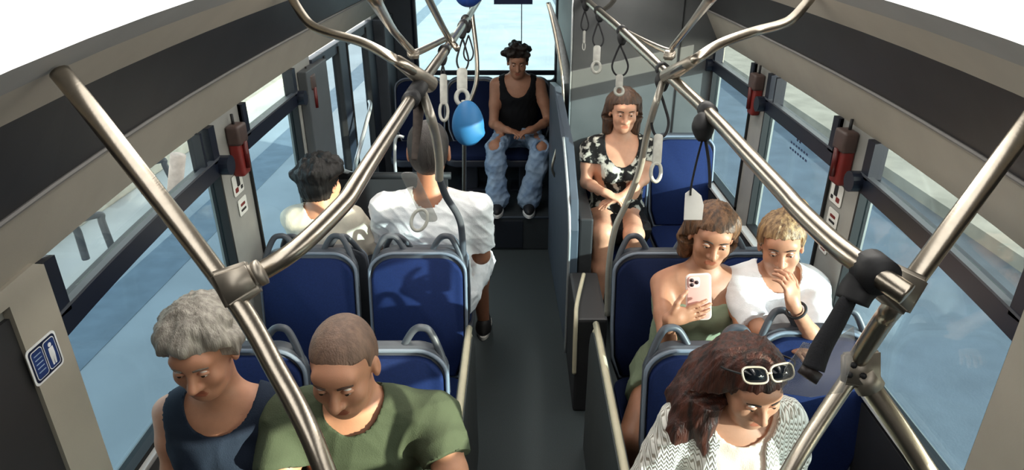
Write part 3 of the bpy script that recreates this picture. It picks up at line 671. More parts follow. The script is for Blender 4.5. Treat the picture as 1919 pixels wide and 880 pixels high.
# ------------------------------------------------------------------ people: implicit bodies meshed with surface nets
def snets(Fv, org, res):
    Sg = Fv < 0
    c = np.zeros(tuple(n - 1 for n in Fv.shape), np.int8)
    for dx in (0, 1):
        for dy_ in (0, 1):
            for dz in (0, 1):
                c += Sg[dx:dx + c.shape[0], dy_:dy_ + c.shape[1], dz:dz + c.shape[2]]
    I = np.argwhere((c > 0) & (c < 8))
    if len(I) == 0: return np.zeros((0, 3)), np.zeros((0, 4), int)
    acc = np.zeros((len(I), 3)); cnt = np.zeros(len(I))
    for ax in range(3):
        o1, o2 = [k for k in range(3) if k != ax]
        for a in (0, 1):
            for b in (0, 1):
                p = I.copy(); p[:, o1] += a; p[:, o2] += b; q = p.copy(); q[:, ax] += 1
                f0 = Fv[tuple(p.T)]; f1 = Fv[tuple(q.T)]; m = (f0 < 0) != (f1 < 0)
                t = f0[m] / (f0[m] - f1[m]); pt = p[m].astype(float); pt[:, ax] += t
                acc[m] += pt; cnt[m] += 1
    V = acc / cnt[:, None] * res + np.array(org)
    idx = -np.ones(c.shape, np.int64); idx[tuple(I.T)] = np.arange(len(I))
    Q = []
    for ax in range(3):
        o1, o2 = [(1, 2), (2, 0), (0, 1)][ax]
        sl0 = [slice(None)] * 3; sl1 = [slice(None)] * 3; sl0[ax] = slice(0, -1); sl1[ax] = slice(1, None)
        a = Sg[tuple(sl0)]; b = Sg[tuple(sl1)]; E_ = np.argwhere(a != b)
        ok = (E_[:, o1] > 0) & (E_[:, o2] > 0) & (E_[:, o1] < c.shape[o1]) & (E_[:, o2] < c.shape[o2])
        E_ = E_[ok]; ins = a[tuple(E_.T)]
        def cell(d1, d2):
            p = E_.copy(); p[:, o1] += d1; p[:, o2] += d2; return idx[tuple(p.T)]
        q = np.stack([cell(-1, -1), cell(0, -1), cell(0, 0), cell(-1, 0)], 1)
        q[~ins] = q[~ins][:, ::-1]; Q.append(q)
    return V, np.concatenate(Q)

class Cone:
    def __init__(s, a, b, ra, rb, k=.02, tag_='', sx=1.0, lat=None):
        s.a = np.array(a, float); s.b = np.array(b, float); s.ra = ra; s.rb = rb; s.k = k; s.tag = tag_; s.sx = sx
        s.lat = np.array(lat if lat is not None else (1, 0, 0), float)
    def bounds(s, off):
        R = max(s.ra, s.rb) / s.sx + off + .03 + s.k
        return np.minimum(s.a, s.b) - R, np.maximum(s.a, s.b) + R
    def d(s, P, off):
        p = P - s.a; b = s.b - s.a
        if s.sx != 1:
            p = p + np.outer(p @ s.lat, s.lat) * (s.sx - 1) if p.ndim == 2 else p
            b = b + (b @ s.lat) * s.lat * (s.sx - 1)
        L2 = max(b @ b, 1e-9); t = np.clip((p @ b) / L2, 0, 1)
        return np.linalg.norm(p - t[:, None] * b, axis=1) - (s.ra + (s.rb - s.ra) * t) - off
class Ell:
    def __init__(s, c, r, R=None, k=.02, tag_='', sub=False):
        s.c = np.array(c, float); s.r = np.array(r, float); s.R = np.eye(3) if R is None else R; s.k = k; s.tag = tag_; s.sub = sub
    def bounds(s, off):
        m = s.r.max() + off + .03 + s.k; return s.c - m, s.c + m
    def d(s, P, off):
        p = (P - s.c) @ s.R; r = s.r + off
        k0 = np.linalg.norm(p / r, axis=1); k1 = np.linalg.norm(p / (r * r), axis=1) + 1e-9
        return k0 * (k0 - 1) / k1

def field(prims, lo, hi, res, off=0.0, clip=None):
    lo = np.array(lo); n = np.ceil((np.array(hi) - lo) / res).astype(int) + 1
    Fv = np.full(tuple(n), .25)
    for p in prims:
        a, b = p.bounds(off)
        i0 = np.maximum(np.floor((a - lo) / res).astype(int), 0); i1 = np.minimum(np.ceil((b - lo) / res).astype(int) + 1, n)
        if (i1 <= i0).any(): continue
        g = np.stack(np.meshgrid(*[lo[k] + np.arange(i0[k], i1[k]) * res for k in range(3)], indexing='ij'), -1)
        dd = p.d(g.reshape(-1, 3), off if not getattr(p, 'sub', False) else 0).reshape(g.shape[:3])
        sl = tuple(slice(i0[k], i1[k]) for k in range(3)); cur = Fv[sl]; k = p.k
        if getattr(p, 'sub', False):
            h = np.maximum(k - np.abs(-dd - cur), 0) / k; Fv[sl] = np.maximum(cur, -dd) + h * h * k * .25
        else:
            h = np.maximum(k - np.abs(dd - cur), 0) / k; Fv[sl] = np.minimum(cur, dd) - h * h * k * .25
    if clip is not None:
        g = np.stack(np.meshgrid(*[lo[k] + np.arange(n[k]) * res for k in range(3)], indexing='ij'), -1)
        near = Fv < .06
        Fv[near] = np.maximum(Fv[near], clip(g[near]))
    Fv[0], Fv[-1], Fv[:, 0], Fv[:, -1], Fv[:, :, 0], Fv[:, :, -1] = [np.maximum(q, 1e-4) for q in (Fv[0], Fv[-1], Fv[:, 0], Fv[:, -1], Fv[:, :, 0], Fv[:, :, -1])]
    return Fv, lo
def tomesh(name, V, Q):
    me = D.meshes.new(name); me.from_pydata(V.tolist(), [], Q.tolist()); me.update(); return me
def clean(V, Q):
    u = np.unique(Q); m = -np.ones(len(V), np.int64); m[u] = np.arange(len(u)); return V[u], m[Q]
def surf(prims, res, off=0.0, clip=None, lo=None, hi=None):
    bl = np.array([p.bounds(off)[0] for p in prims if not getattr(p, 'sub', False)]).min(0) if lo is None else lo
    bh = np.array([p.bounds(off)[1] for p in prims if not getattr(p, 'sub', False)]).max(0) if hi is None else hi
    Fv, l = field(prims, bl, bh, res, off, clip); return snets(Fv, l, res)
def folds(V, Q, amp, seed, scale=1.0, axis=(0, 0, 1)):
    """push cloth vertices along their normals with soft directional waves"""
    n = np.zeros_like(V); a, b, c, d_ = V[Q[:, 0]], V[Q[:, 1]], V[Q[:, 2]], V[Q[:, 3]]
    fnm = np.cross(c - a, d_ - b)
    for k in range(4): np.add.at(n, Q[:, k], fnm)
    n /= np.linalg.norm(n, axis=1)[:, None] + 1e-9
    rs = np.random.RandomState(seed); w_ = np.zeros(len(V))
    Wp = V + .02 * np.sin(V[:, [1, 2, 0]] * 17 + seed)
    for k in range(6):
        dr = rs.normal(size=3); dr /= np.linalg.norm(dr); fr = scale * rs.uniform(25, 75)
        s_ = np.sin(Wp @ dr * fr + rs.uniform(0, 6)); w_ += (1 - np.abs(s_)) ** 2 * rs.uniform(.4, 1)
    return V + n * ((w_ / 3 - .5) * amp)[:, None]

def strand_relief(V, Q, amp, c, R):
    n = np.zeros_like(V); fnm = np.cross(V[Q[:, 2]] - V[Q[:, 0]], V[Q[:, 3]] - V[Q[:, 1]])
    for k in range(4): np.add.at(n, Q[:, k], fnm)
    n /= np.linalg.norm(n, axis=1)[:, None] + 1e-9
    q = (V - c) @ R; th = np.arctan2(q[:, 0], -q[:, 1]); z = q[:, 2]
    w_ = np.zeros(len(V))
    for fr, tz, ph, k in ((19, 30, .3, 1), (31, -22, 1.7, .8), (47, 14, 2.9, .6), (9, 40, .9, .9)):
        w_ += k * (1 - np.abs(np.sin(th * fr * .5 + np.sin(z * tz + ph) * .9 + ph))) ** 1.5
    return V + n * ((w_ / 3.3 - .5) * amp)[:, None]

def rotm(pitch, yaw, tilt, f, r, up):
    """head frame columns (right, forward, up); pitch down +, yaw to the right +, tilt to the right +"""
    B = np.stack([r, f, up], 1)
    cp, sp = math.cos(-pitch), math.sin(-pitch); cy, sy = math.cos(-yaw), math.sin(-yaw); ct, st = math.cos(tilt), math.sin(tilt)
    Rx = np.array([[1, 0, 0], [0, cp, -sp], [0, sp, cp]]); Rz = np.array([[cy, -sy, 0], [sy, cy, 0], [0, 0, 1]]); Ry = np.array([[ct, 0, st], [0, 1, 0], [-st, 0, ct]])
    return B @ Rz @ Ry @ Rx

M_EYE = mat('eye_white', (225, 222, 216), .25, 0, .02, 10); M_IRIS = mat('eye_iris', (40, 28, 20), .2, 0, .05, 10)

def hand_prims(wr, dr, pn, side_out, curl, sc, thumb_curl=.4, spread=.10):
    """wr wrist, dr direction of the hand, pn palm normal, side_out towards the thumb"""
    wr = np.array(wr, float); dr = np.array(dr, float); dr /= np.linalg.norm(dr)
    pn = np.array(pn, float); pn -= dr * (pn @ dr); pn /= np.linalg.norm(pn); lt = np.cross(dr, pn)
    if lt @ np.array(side_out) < 0: lt = -lt
    pr = []; R = np.stack([lt, dr, pn], 1)
    pr.append(Ell(wr + dr * .048 * sc, (.040 * sc, .052 * sc, .015 * sc), R, .014, 'hand'))
    pr.append(Cone(wr, wr + dr * .03 * sc, .024 * sc, .026 * sc, .015, 'hand', 1.0))
    pr.append(Ell(wr + dr * .035 * sc + lt * .024 * sc + pn * .006 * sc, (.017 * sc, .032 * sc, .015 * sc), R, .01, 'hand'))
    for i, (o, L, rr) in enumerate(((.030, .074, .0088), (.0105, .082, .0090), (-.0095, .077, .0086), (-.0285, .060, .0076))):
        p = wr + dr * (.086 - .004 * abs(i - 1)) * sc + lt * o * sc; ang = -.05
        dd = dr + lt * (spread * (1.2 - i * .9)); dd /= np.linalg.norm(dd)
        for j, fr in enumerate((.46, .30, .24)):
            ang += curl * (.75, 1.0, .75)[j]
            v = dd * math.cos(ang) + pn * math.sin(ang); q = p + v * L * fr * sc
            pr.append(Cone(p, q, rr * sc * (1 - .08 * j), rr * sc * (.94 - .1 * j), .004, 'hand')); p = q
    p = wr + dr * .022 * sc + lt * .030 * sc; v = dr * .62 + lt * .72 + pn * .25; v /= np.linalg.norm(v)
    for j, (L, rr) in enumerate(((.036, .0125), (.032, .0108), (.026, .0095))):
        q = p + v * L * sc; pr.append(Cone(p, q, rr * sc, rr * .92 * sc, .006, 'hand')); p = q
        v = v + (dr * .5 - lt * .55 + pn * .35) * thumb_curl; v /= np.linalg.norm(v)
    return pr

def person(label, loc, yaw, seat=.47, sc=1.0, wd=1.0, bulk=1.0, fem=False, lean=.03, side=0.0, head=(.15, 0, 0), arms=None, legs=None, skin_rgb=(178, 126, 98),
           hair=None, cloth=(), res=.009, hres=.0042, neck_fwd=.0, belly=0.0, neck_up=0.0, group=None, shoe=((40, 40, 44), (220, 220, 215)), headscale=1.0, ears=True, nbox=.075):
    """loc: world (x, y) of the hips; yaw: facing, 0 = rear of the bus, pi = camera"""
    f = np.array((math.sin(yaw), math.cos(yaw), 0.)); r = np.array((math.cos(yaw), -math.sin(yaw), 0.)); up = np.array((0., 0., 1.))
    O = np.array((loc[0], loc[1], 0.)); zh = seat + .085
    L3 = lambda p: np.array(p, float) - O
    J = lambda a, b, c: f * a + r * b + up * c
    hip = J(0, 0, zh); TL = .50 * sc
    tors = lambda t, a=0, b=0: hip + up * TL * t + f * (lean * t + a) + r * (side * t + b)
    neck = tors(1.0, -.0)
    sh_w = (.165 if fem else .185) * wd * sc
    P = []; add = P.append
    bb = bulk
    fx = .66
    add(Cone(J(-.01, -.03, zh), J(-.01, .03, zh), .118 * bb, .118 * bb, .05, 'pelvis', .80, r))
    add(Cone(tors(.08), tors(.42), .112 * bb, (.088 if fem else .098) * bb + belly * .3, .06, 'torso', .74 if not fem else .78, r))
    add(Cone(tors(.42), tors(.74), (.088 if fem else .098) * bb + belly * .3, .104 * bb, .06, 'torso', fx + .02, r))
    add(Cone(tors(.74), tors(.86), .104 * bb, .080 * bb, .05, 'torso', fx, r))
    if belly: add(Ell(tors(.28, .05), (.14 * bb, .07 + belly, .15), np.stack([r, f, up], 1), .05, 'torso'))
    if fem:
        for s in (-1, 1): add(Ell(tors(.66, .088 * bb, s * .062), (.054, .046, .052), np.stack([r, f, up], 1), .03, 'torso'))
    shz = .885
    S_ = {s: tors(shz, -.005, s * sh_w) for s in (-1, 1)}
    add(Cone(tors(.89, -.005, -sh_w * .62), tors(.89, -.005, sh_w * .62), .055 * bb, .055 * bb, .05, 'torso'))
    for s in (-1, 1):
        add(Cone(tors(1.02, -.01, s * .02), tors(.92, -.01, s * sh_w * .72), .040, .042, .03, 'torso'))
    Rh = rotm(head[0], head[1], head[2], f, r, up)
    nk2 = neck + f * neck_fwd + up * neck_up
    hc = nk2 + up * .075 * sc + Rh @ np.array((0, .022, .075 * sc)) * headscale
    h = lambda x, y, z: hc + Rh @ (np.array((x, y, z)) * headscale)
    hs = headscale
    nr = (.048 if fem else .058)
    add(Cone(tors(.96, -.012), h(0, -.022, -.06), nr * 1.08, nr * .96, .03, 'neck'))
    HP = []
    e = lambda c, rr, k=.02, sub=False: HP.append(Ell(h(*c), np.array(rr) * hs, Rh, k, 'head', sub))
    e((0, -.016, .032), (.074, .094, .083), .02); e((0, .022, -.030), (.058, .066, .084), .03)
    e((0, .058, -.090), (.024, .022, .018), .03); e((0, .040, -.070), (.048, .045, .035), .03)
    e((0, .070, .040), (.050, .022, .026), .03)
    for s in (-1, 1):
        e((s * .040, .060, -.022), (.022, .022, .024), .025)
        e((s * .030, .096, .010), (.017, .014, .011), .012, True)
        if ears:
            e((s * .076, -.008, -.008), (.010, .019, .031), .008); e((s * .086, -.004, -.004), (.005, .011, .018), .006, True)
    HP.append(Cone(h(0, .086, .012), h(0, .108, -.026), .0085 * hs, .0125 * hs, .012, 'head'))
    for s in (-1, 1): HP.append(Cone(h(0, .100, -.030), h(s * .013, .094, -.032), .009 * hs, .0085 * hs, .008, 'head'))
    HP.append(Cone(h(-.019, .083, -.0555), h(.019, .083, -.0555), .0055 * hs, .0055 * hs, .006, 'head')); HP.append(Cone(h(-.015, .083, -.066), h(.015, .083, -.066), .0068 * hs, .0068 * hs, .006, 'head'))
    HP.append(Ell(h(0, .094, -.0605), np.array((.020, .006, .0016)) * hs, Rh, .002, 'head', True))
    P += HP
    ar = arms or {}; hand_boxes = []; wrists = {}
    for s in (-1, 1):
        a = ar.get(s, {})
        el = L3(a['el']) if 'el' in a else S_[s] + r * s * .05 + up * -.27 * sc + f * .05
        wr = L3(a['wr']) if 'wr' in a else el + f * .22 - r * s * .10 + up * .02
        ub = (.047 if not fem else .038) * bb
        add(Cone(S_[s], S_[s] + (el - S_[s]) * .5, ub * 1.14, ub, .035, 'uarm%d' % s)); add(Cone(S_[s] + (el - S_[s]) * .5, el, ub, ub * .82, .02, 'uarm%d' % s))
        add(Cone(el, el + (wr - el) * .35, ub * .84, ub * .80, .02, 'farm%d' % s)); add(Cone(el + (wr - el) * .35, wr, ub * .80, ub * .54, .02, 'farm%d' % s))
        hd = np.array(a.get('hd', (wr - el) / np.linalg.norm(wr - el)), float); pn = np.array(a.get('pn', -up), float)
        hp = hand_prims(wr, hd, pn, np.array(a.get('th', -r * s + up * .2)), a.get('curl', .35), (.90 if fem else 1.0) * sc, a.get('tc', .4), a.get('sp', .08))
        for q in hp: q.tag = 'hand%d' % s
        P += hp; S_['el%d' % s] = el; S_['wr%d' % s] = wr
        bl = np.array([q.bounds(0)[0] for q in hp]).min(0) + .015; bh = np.array([q.bounds(0)[1] for q in hp]).max(0) - .015
        hand_boxes.append((bl, bh))
    lg = legs or {}
    for s in (-1, 1):
        a = lg.get(s, {})
        hj = hip + r * s * .085 * wd
        kn = L3(a['kn']) if 'kn' in a else J(.42 * sc, s * .13, zh + .0)
        an = L3(a['an']) if 'an' in a else J(.42 * sc, s * .12, seat * .0 + .09 + max(0, seat - .47))
        th = (.082 if not fem else .078) * bb
        add(Cone(hj, kn, th, th * .68, .05, 'thigh%d' % s)); add(Cone(kn, kn + (an - kn) * .35, th * .66, th * .60, .03, 'shin%d' % s)); add(Cone(kn + (an - kn) * .35, an, th * .60, .036, .03, 'shin%d' % s))
        td = np.array(a.get('toe', f), float); td /= np.linalg.norm(td)
        add(Cone(an - up * .05 - td * .03, an - up * .06 + td * .13, .030, .026, .03, 'foot%d' % s, .8, np.cross(td, up)))
        S_['kn%d' % s] = kn; S_['an%d' % s] = an; S_['td%d' % s] = td
    # ---- body mesh: coarse body + fine head and hands
    hb = (np.minimum(h(-.11, -.13, -.12), h(.11, .14, .14)), np.maximum(h(-.11, -.13, -.12), h(.11, .14, .14)))
    cs = np.array([h(a, b, c) for a in (-.1, .1) for b in (-.12, .13) for c in (-.105, .125)])
    lo_ = cs.min(0); lo_[2] -= nbox; boxes = [(lo_, cs.max(0), hres)] + [(a, b, hres) for a, b in hand_boxes]
    V, Q = surf(P, res)
    cen = V[Q].mean(1); keep = np.ones(len(Q), bool)
    for (a, b, rs_) in boxes: keep &= ~((cen > a + res * 1.7).all(1) & (cen < b - res * 1.7).all(1))
    V, Q = clean(V, Q[keep]); Vs, Qs = [V], [Q]; n0 = len(V)
    for i, (a, b, rs_) in enumerate(boxes):
        Fv, l = field([p for p in P if (p.bounds(0)[0] < b).all() and (p.bounds(0)[1] > a).all()], a, b, rs_)
        v, q = snets(Fv, l, rs_)
        if len(v) == 0: continue
        # drop the cap faces that close the box
        c_ = v[q].mean(1); k_ = ((c_ > l + rs_ * 1.01).all(1) & (c_ < np.array(l) + (np.array(Fv.shape) - 2.01) * rs_).all(1))
        keep2 = k_
        for (a2, b2, _) in boxes[:i]: keep2 = keep2 & ~((c_ > a2 + .004).all(1) & (c_ < b2 - .004).all(1))
        v, q = clean(v, q[keep2]); Vs.append(v); Qs.append(q + n0); n0 += len(v)
    V = np.concatenate(Vs); Q = np.concatenate(Qs)
    me = tomesh('person', V, Q)
    sk = mat('skin_%03d%03d%03d' % skin_rgb, skin_rgb, .52, 0, .05, 30, .06, 300, sub=.1)
    lipc = tuple(int(v * k) for v, k in zip(skin_rgb, (.90, .74, .72)))
    me.materials.append(sk); me.materials.append(mat('lips_%03d%03d%03d' % skin_rgb, lipc, .4, 0, .05, 30))
    lc = (V[Q].mean(1) - hc) @ Rh / hs
    lm = (np.abs(lc[:, 0]) < .023 - np.abs(lc[:, 2] + .061) * .9) & (np.abs(lc[:, 2] + .0605) < .0105) & (lc[:, 1] > .07)
    me.polygons.foreach_set('material_index', lm.astype(np.int32).tolist())
    body = obj('person', me, [sk]); body.location = tuple(O); tag(body, label, 'person', group)
    kid = lambda nm, V_, Q_, m_, lb=None: obj(nm, tomesh(nm, V_, Q_), m_, body, True, False, label=lb)
    # ---- eyes and brows
    for s in (-1, 1):
        bm = bmesh.new(); bmesh.ops.create_uvsphere(bm, u_segments=16, v_segments=10, radius=.0110 * hs)
        for v in bm.verts: v.co = Vector(h(s * .030, .0795, .010)) + Matrix(Rh.tolist()) @ v.co
        ey = obj('eye', bm, M_EYE, body, True, False)
        bm = bmesh.new(); bmesh.ops.create_uvsphere(bm, u_segments=12, v_segments=8, radius=.0056 * hs)
        for v in bm.verts: v.co = Vector(h(s * .030, .0872, .008)) + Matrix(Rh.tolist()) @ v.co
        obj('iris', bm, M_IRIS, ey, True, False)
        bm = TB([Vector(h(s * .030 + (k - 1) * s * .0125, .0885 - abs(k - 1) * .006 - (k == 2) * .004, .0142 - abs(k - 1) * .0045)) for k in range(3)], .0046 * hs, seg=6, n=3)
        obj('eyelid', bm, sk, body, True, False)
        bc = (hair or {}).get('brow', (50, 36, 28))
        bm = TB([Vector(h(s * x, y, z)) for x, y, z in ((.014, .0945, .0305), (.030, .0915, .0345), (.046, .078, .028))], .0027 * hs, seg=6, n=4)
        obj('eyebrow', bm, mat('brow_%03d%03d%03d' % bc, bc, .8), body, True, False)
    # ---- clothes
    loc_t = lambda p: ((p - hip) @ up / TL, (p - hip) @ f - lean * ((p - hip) @ up / TL), (p - hip) @ r - side * ((p - hip) @ up / TL))
    def along(p, a, b): d_ = b - a; return ((p - a) @ d_) / (d_ @ d_)
    for cl in cloth:
        kind = cl['kind']; tags = []; off = cl.get('off', .012); m_ = cl['mat']; clips = []
        if kind in ('tee', 'tank', 'band', 'cardigan'):
            tags = ['torso', 'pelvis'];
            if kind in ('tee', 'cardigan'):
                sv = cl.get('sleeve', .55)
                tags += ['uarm-1', 'uarm1']
                if sv > 1: tags += ['farm-1', 'farm1']
            prs = []
            for p in P:
                if p.tag in tags:
                    if p.tag[1:4] == 'arm' and sv <= 1 and isinstance(p, Cone):
                        s = int(p.tag[4:]); el = S_['el%d' % s]; pe = S_[s] + (el - S_[s]) * sv
                        if np.linalg.norm(p.b - el) < 1e-6:
                            if sv <= .5: continue
                            q = Cone(p.a, pe, p.ra * 1.05, p.ra * 1.10, p.k, p.tag)
                        else: q = Cone(p.a, p.b if sv > .5 else pe, p.ra * 1.06, p.rb * 1.10, p.k, p.tag)
                        prs.append(q)
                    elif p.tag[:4] == 'farm':
                        s = int(p.tag[4:]); el, wr = S_['el%d' % s], S_['wr%d' % s]; q = Cone(p.a, p.b if np.linalg.norm(p.b - wr) > 1e-6 else el + (wr - el) * (sv - 1), p.ra * 1.08, p.rb * 1.12, p.k, p.tag); prs.append(q)
                    else: prs.append(p)
            nw = cl.get('neck', .075); nd = cl.get('drop', .02)
            def clip(p, kind=kind, cl=cl, nw=nw, nd=nd, sv=cl.get('sleeve', .55)):
                t, a, b = loc_t(p)
                o = nw - np.sqrt((b) ** 2 + (a * .8) ** 2 + ((t - 1.03 + nd * (a > 0)) * TL * .8) ** 2)
                o = np.maximum(o, cl.get('hem', .0) * TL - t * TL)
                if kind != 'band' and nd > .03: # scooped front
                    sc_ = nw - np.sqrt(b ** 2 + ((t - 1.0) * TL / (1 + nd * 10)) ** 2); o = np.maximum(o, np.where(a > .02, sc_, -1))
                if kind == 'tank':
                    for s in (-1, 1):
                        ct = S_[s] + r * s * .012 + up * -.03
                        o = np.maximum(o, cl.get('armhole', .080) - np.linalg.norm((p - ct) * np.array((1, 1, .72)), axis=1))
                        o = np.maximum(o, s * b - sh_w * .98 + .0)
                if kind == 'band': o = np.maximum(o, (t - cl.get('top', .78)) * TL)
                if kind in ('tee', 'cardigan'):
                    for s in (-1, 1):
                        el = S_['el%d' % s]
                        if sv <= 1:
                            u_ = along(p, S_[s], el); dl = np.linalg.norm(el - S_[s]); nr_ = np.linalg.norm(p - (S_[s] + np.outer(np.clip(u_, 0, 1.2), el - S_[s])), axis=1)
                            o = np.maximum(o, np.where(nr_ < .10, (u_ - sv) * dl, -1) if sv < 1 else -1)
                if kind == 'cardigan':
                    o = np.maximum(o, np.where(a > .0, cl.get('gap', .06) * (1.15 - .25 * t) - np.abs(b + .0), -1))
                return o
            V_, Q_ = surf(prs, cl.get('res', res * .85), off, clip)
            if len(V_): V_ = folds(V_, Q_, cl.get('amp', .010), cl.get('seed', 3), cl.get('fs', 1.0))
            kid(cl['name'], V_, Q_, m_, cl.get('label'))
        elif kind in ('trousers', 'shorts', 'skirt'):
            prs = []; end = cl.get('end', .7)
            for p in P:
                if p.tag == 'pelvis': prs.append(p)
                if p.tag[:5] == 'thigh': prs.append(Cone(p.a, p.b if kind == 'trousers' else p.a + (p.b - p.a) * end, p.ra, p.rb if kind == 'trousers' else p.ra * (1.10 if kind == 'shorts' else 1.0), p.k, p.tag))
                if p.tag[:4] == 'shin' and kind == 'trousers':
                    fl_w = cl.get('flare', 1.25); s = int(p.tag[4:]); an = S_['an%d' % s]
                    prs.append(Cone(p.a, p.b if np.linalg.norm(p.b - an) > 1e-6 else an + up * .0, p.ra * 1.0, p.rb * (fl_w if np.linalg.norm(p.b - an) > 1e-6 else fl_w * 1.35), p.k, p.tag))
            if kind == 'skirt': prs.append(Cone(hip + f * .05, hip + f * .26, .085, .08, .06, 'skirt', .6, r))
            def clip(p, cl=cl):
                t, a, b = loc_t(p); o = (t - cl.get('waist', .16)) * TL
                if kind != 'trousers':
                    ln = np.linalg.norm(S_['kn1'] - hip); o = np.maximum(o, a - ln * end * .98)
                for (hx, hr) in cl.get('holes', ()): o = np.maximum(o, hr - np.linalg.norm((p - (np.array(hx) - O)), axis=1))
                return o
            V_, Q_ = surf(prs, cl.get('res', res * .9), off, clip)
            V_ = folds(V_, Q_, cl.get('amp', .012), cl.get('seed', 5)); kid(cl['name'], V_, Q_, m_, cl.get('label'))
    # ---- shoes
    for s in (-1, 1):
        an, td = S_['an%d' % s], S_['td%d' % s]; lt = np.cross(td, up)
        Rs = np.stack([lt, td, up], 1); zf = an[2] - .088
        V_, Q_ = surf([Ell(an - up * .052 + td * .05, (.045, .135, .046), Rs, .02), Cone(an - up * .02 - td * .02, an - up * .05 - td * .02, .045, .045, .03)], .009, 0, lambda p: zf + .022 - p[:, 2])
        sh = kid('shoe', V_, Q_, mat('shoe_%03d%03d%03d' % shoe[0], shoe[0], .6, 0, .1, 40))
        pts = [(.050 * math.cos(q) * (1.0 if math.sin(q) > 0 else .85), .145 * math.sin(q) + .048) for q in [k * math.pi / 12 for k in range(24)]]
        b0 = an + up * (zf - an[2])
        obj('sole', prism(bmesh.new(), pts, lambda u, v, w_: Vector(b0 + lt * u + td * v + up * w_), -.0, .024, .004), mat('sole_%03d%03d%03d' % shoe[1], shoe[1], .6), sh, True, False)
    # ---- hair
    if hair:
        hm = mat('hair_%03d%03d%03d' % hair['rgb'], hair['rgb'], .5, 0, .25, 70, .8, 260, stretch=(1, 1, .10), rgb2=hair.get('rgb2'))
        th = hair.get('th', .014); st = hair['style']
        hp = [Ell(h(0, -.018, .036), np.array((.076, .094, .083)) * hs, Rh, .02), Ell(h(0, -.045, -.01), np.array((.068, .062, .072)) * hs, Rh, .03)]
        rs = np.random.RandomState(hair.get('seed', 1))
        if st in ('tufty', 'curly'):
            for k in range(hair.get('n', 60)):
                u_ = rs.normal(size=3); u_[2] = abs(u_[2]) * .9 + (.05 if st == 'tufty' else -.1); u_ /= np.linalg.norm(u_)
                if u_[1] > .55 and u_[2] < .5: continue
                c_ = np.array((0, -.018, .034)) + u_ * np.array((.076, .094, .083)) * 1.06
                if st == 'tufty': hp.append(Cone(h(*c_), h(*(c_ + u_ * (.018 + .01 * rs.rand()) + np.array((rs.normal() * .012, .012, .004)))), .014 * hs, .005 * hs, .012))
                else: hp.append(Ell(h(*(c_ + u_ * .006)), np.array((.017, .017, .015)) * hs * rs.uniform(.8, 1.2), Rh, .010))
        for strand in hair.get('strands', ()):   # lists of head-frame points with radii
            for (a, b) in zip(strand[:-1], strand[1:]): hp.append(Cone(h(*a[:3]), h(*b[:3]), a[3], b[3], .02))
        hl = hair.get('line', .035)
        def hclip(p, hl=hl, st=st):
            q = (p - hc) @ Rh / hs
            face = q[:, 1] - (hl + np.maximum(q[:, 2] - .052, 0) * 3.2 - np.maximum(.02 - q[:, 2], 0) * hair.get('back', 1.0))
            low = hair.get('low', -.055) - q[:, 2]
            return np.maximum(face, low) if not hair.get('strands') else np.where(q[:, 2] > -.05, face, -1)
        V_, Q_ = surf(hp, hair.get('res', .006), th, hclip)
        V_ = strand_relief(V_, Q_, hair.get('amp', .008), h(0, -.02, .03), Rh)
        kid('hair', V_, Q_, hm)
    return body, h, Rh, S_, O, body.location

# ------------------------------------------------------------------ the passengers
def cmat(name, rgb, rgb2=None, scale=20, rough=.85, bump=.3, bscale=260, stretch=None, noise=.06): return mat(name, rgb, rough, 0, noise, scale, bump, bscale, spec=.25, rgb2=rgb2, stretch=stretch)
PI = math.pi
V3 = lambda *a: np.array(a, float)
C_GREEN = cmat('olive_green_jersey', (66, 74, 56)); C_NAVY = cmat('navy_cotton', (30, 40, 56)); C_WHITE = cmat('white_cotton', (236, 236, 238))
C_BEIGE = cmat('cream_cotton', (206, 198, 182)); C_BLACK = cmat('black_cotton', (16, 16, 19)); C_JEAN = cmat('light_washed_denim', (118, 142, 172), (160, 182, 206), 9)
C_PAT = cmat('black_and_white_print', (24, 22, 22), (190, 184, 172), 22); C_SAGE = cmat('sage_ribbed_knit', (142, 152, 126), stretch=(1, 1, 12), scale=8, bump=.5)
C_KNIT = mat('white_open_knit', (232, 226, 214), .9, 0, .05, 20, spec=.2); C_PINK = cmat('pale_peach_jersey', (222, 200, 184)); C_DARK = cmat('dark_grey_cotton', (46, 48, 54))
MAT['black_and_white_print'].node_tree.nodes['Color Ramp'].color_ramp.elements[0].position = .50
MAT['black_and_white_print'].node_tree.nodes['Color Ramp'].color_ramp.elements[1].position = .58
# chevron relief for the open knit
nt = C_KNIT.node_tree; tc_ = [n_ for n_ in nt.nodes if n_.type == 'TEX_COORD'][0]
def mth(op, a, b=None):
    q = nt.nodes.new('ShaderNodeMath'); q.operation = op
    for k, v in ((0, a), (1, b)):
        if v is None: continue
        if isinstance(v, (int, float)): q.inputs[k].default_value = v
        else: nt.links.new(v, q.inputs[k])
    return q.outputs[0]
sp_ = nt.nodes.new('ShaderNodeSeparateXYZ'); nt.links.new(tc_.outputs['Object'], sp_.inputs[0])
zig = mth('PINGPONG', mth('ADD', sp_.outputs[0], 3.0), .0075)
row = mth('SINE', mth('MULTIPLY', mth('ADD', mth('SUBTRACT', sp_.outputs[2], mth('MULTIPLY', sp_.outputs[1], .8)), zig), 640.0))
rp = nt.nodes.new('ShaderNodeValToRGB'); rp.color_ramp.elements[0].position = .12; rp.color_ramp.elements[0].color = (.30, .26, .21, 1); rp.color_ramp.elements[1].position = .42; rp.color_ramp.elements[1].color = (.84, .81, .75, 1)
nt.links.new(mth('ADD', mth('MULTIPLY', row, .5), .5), rp.inputs[0]); nt.links.new(rp.outputs[0], nt.nodes['Principled BSDF'].inputs['Base Color'])
bmp = nt.nodes.new('ShaderNodeBump'); bmp.inputs['Strength'].default_value = .5; bmp.inputs['Distance'].default_value = .003
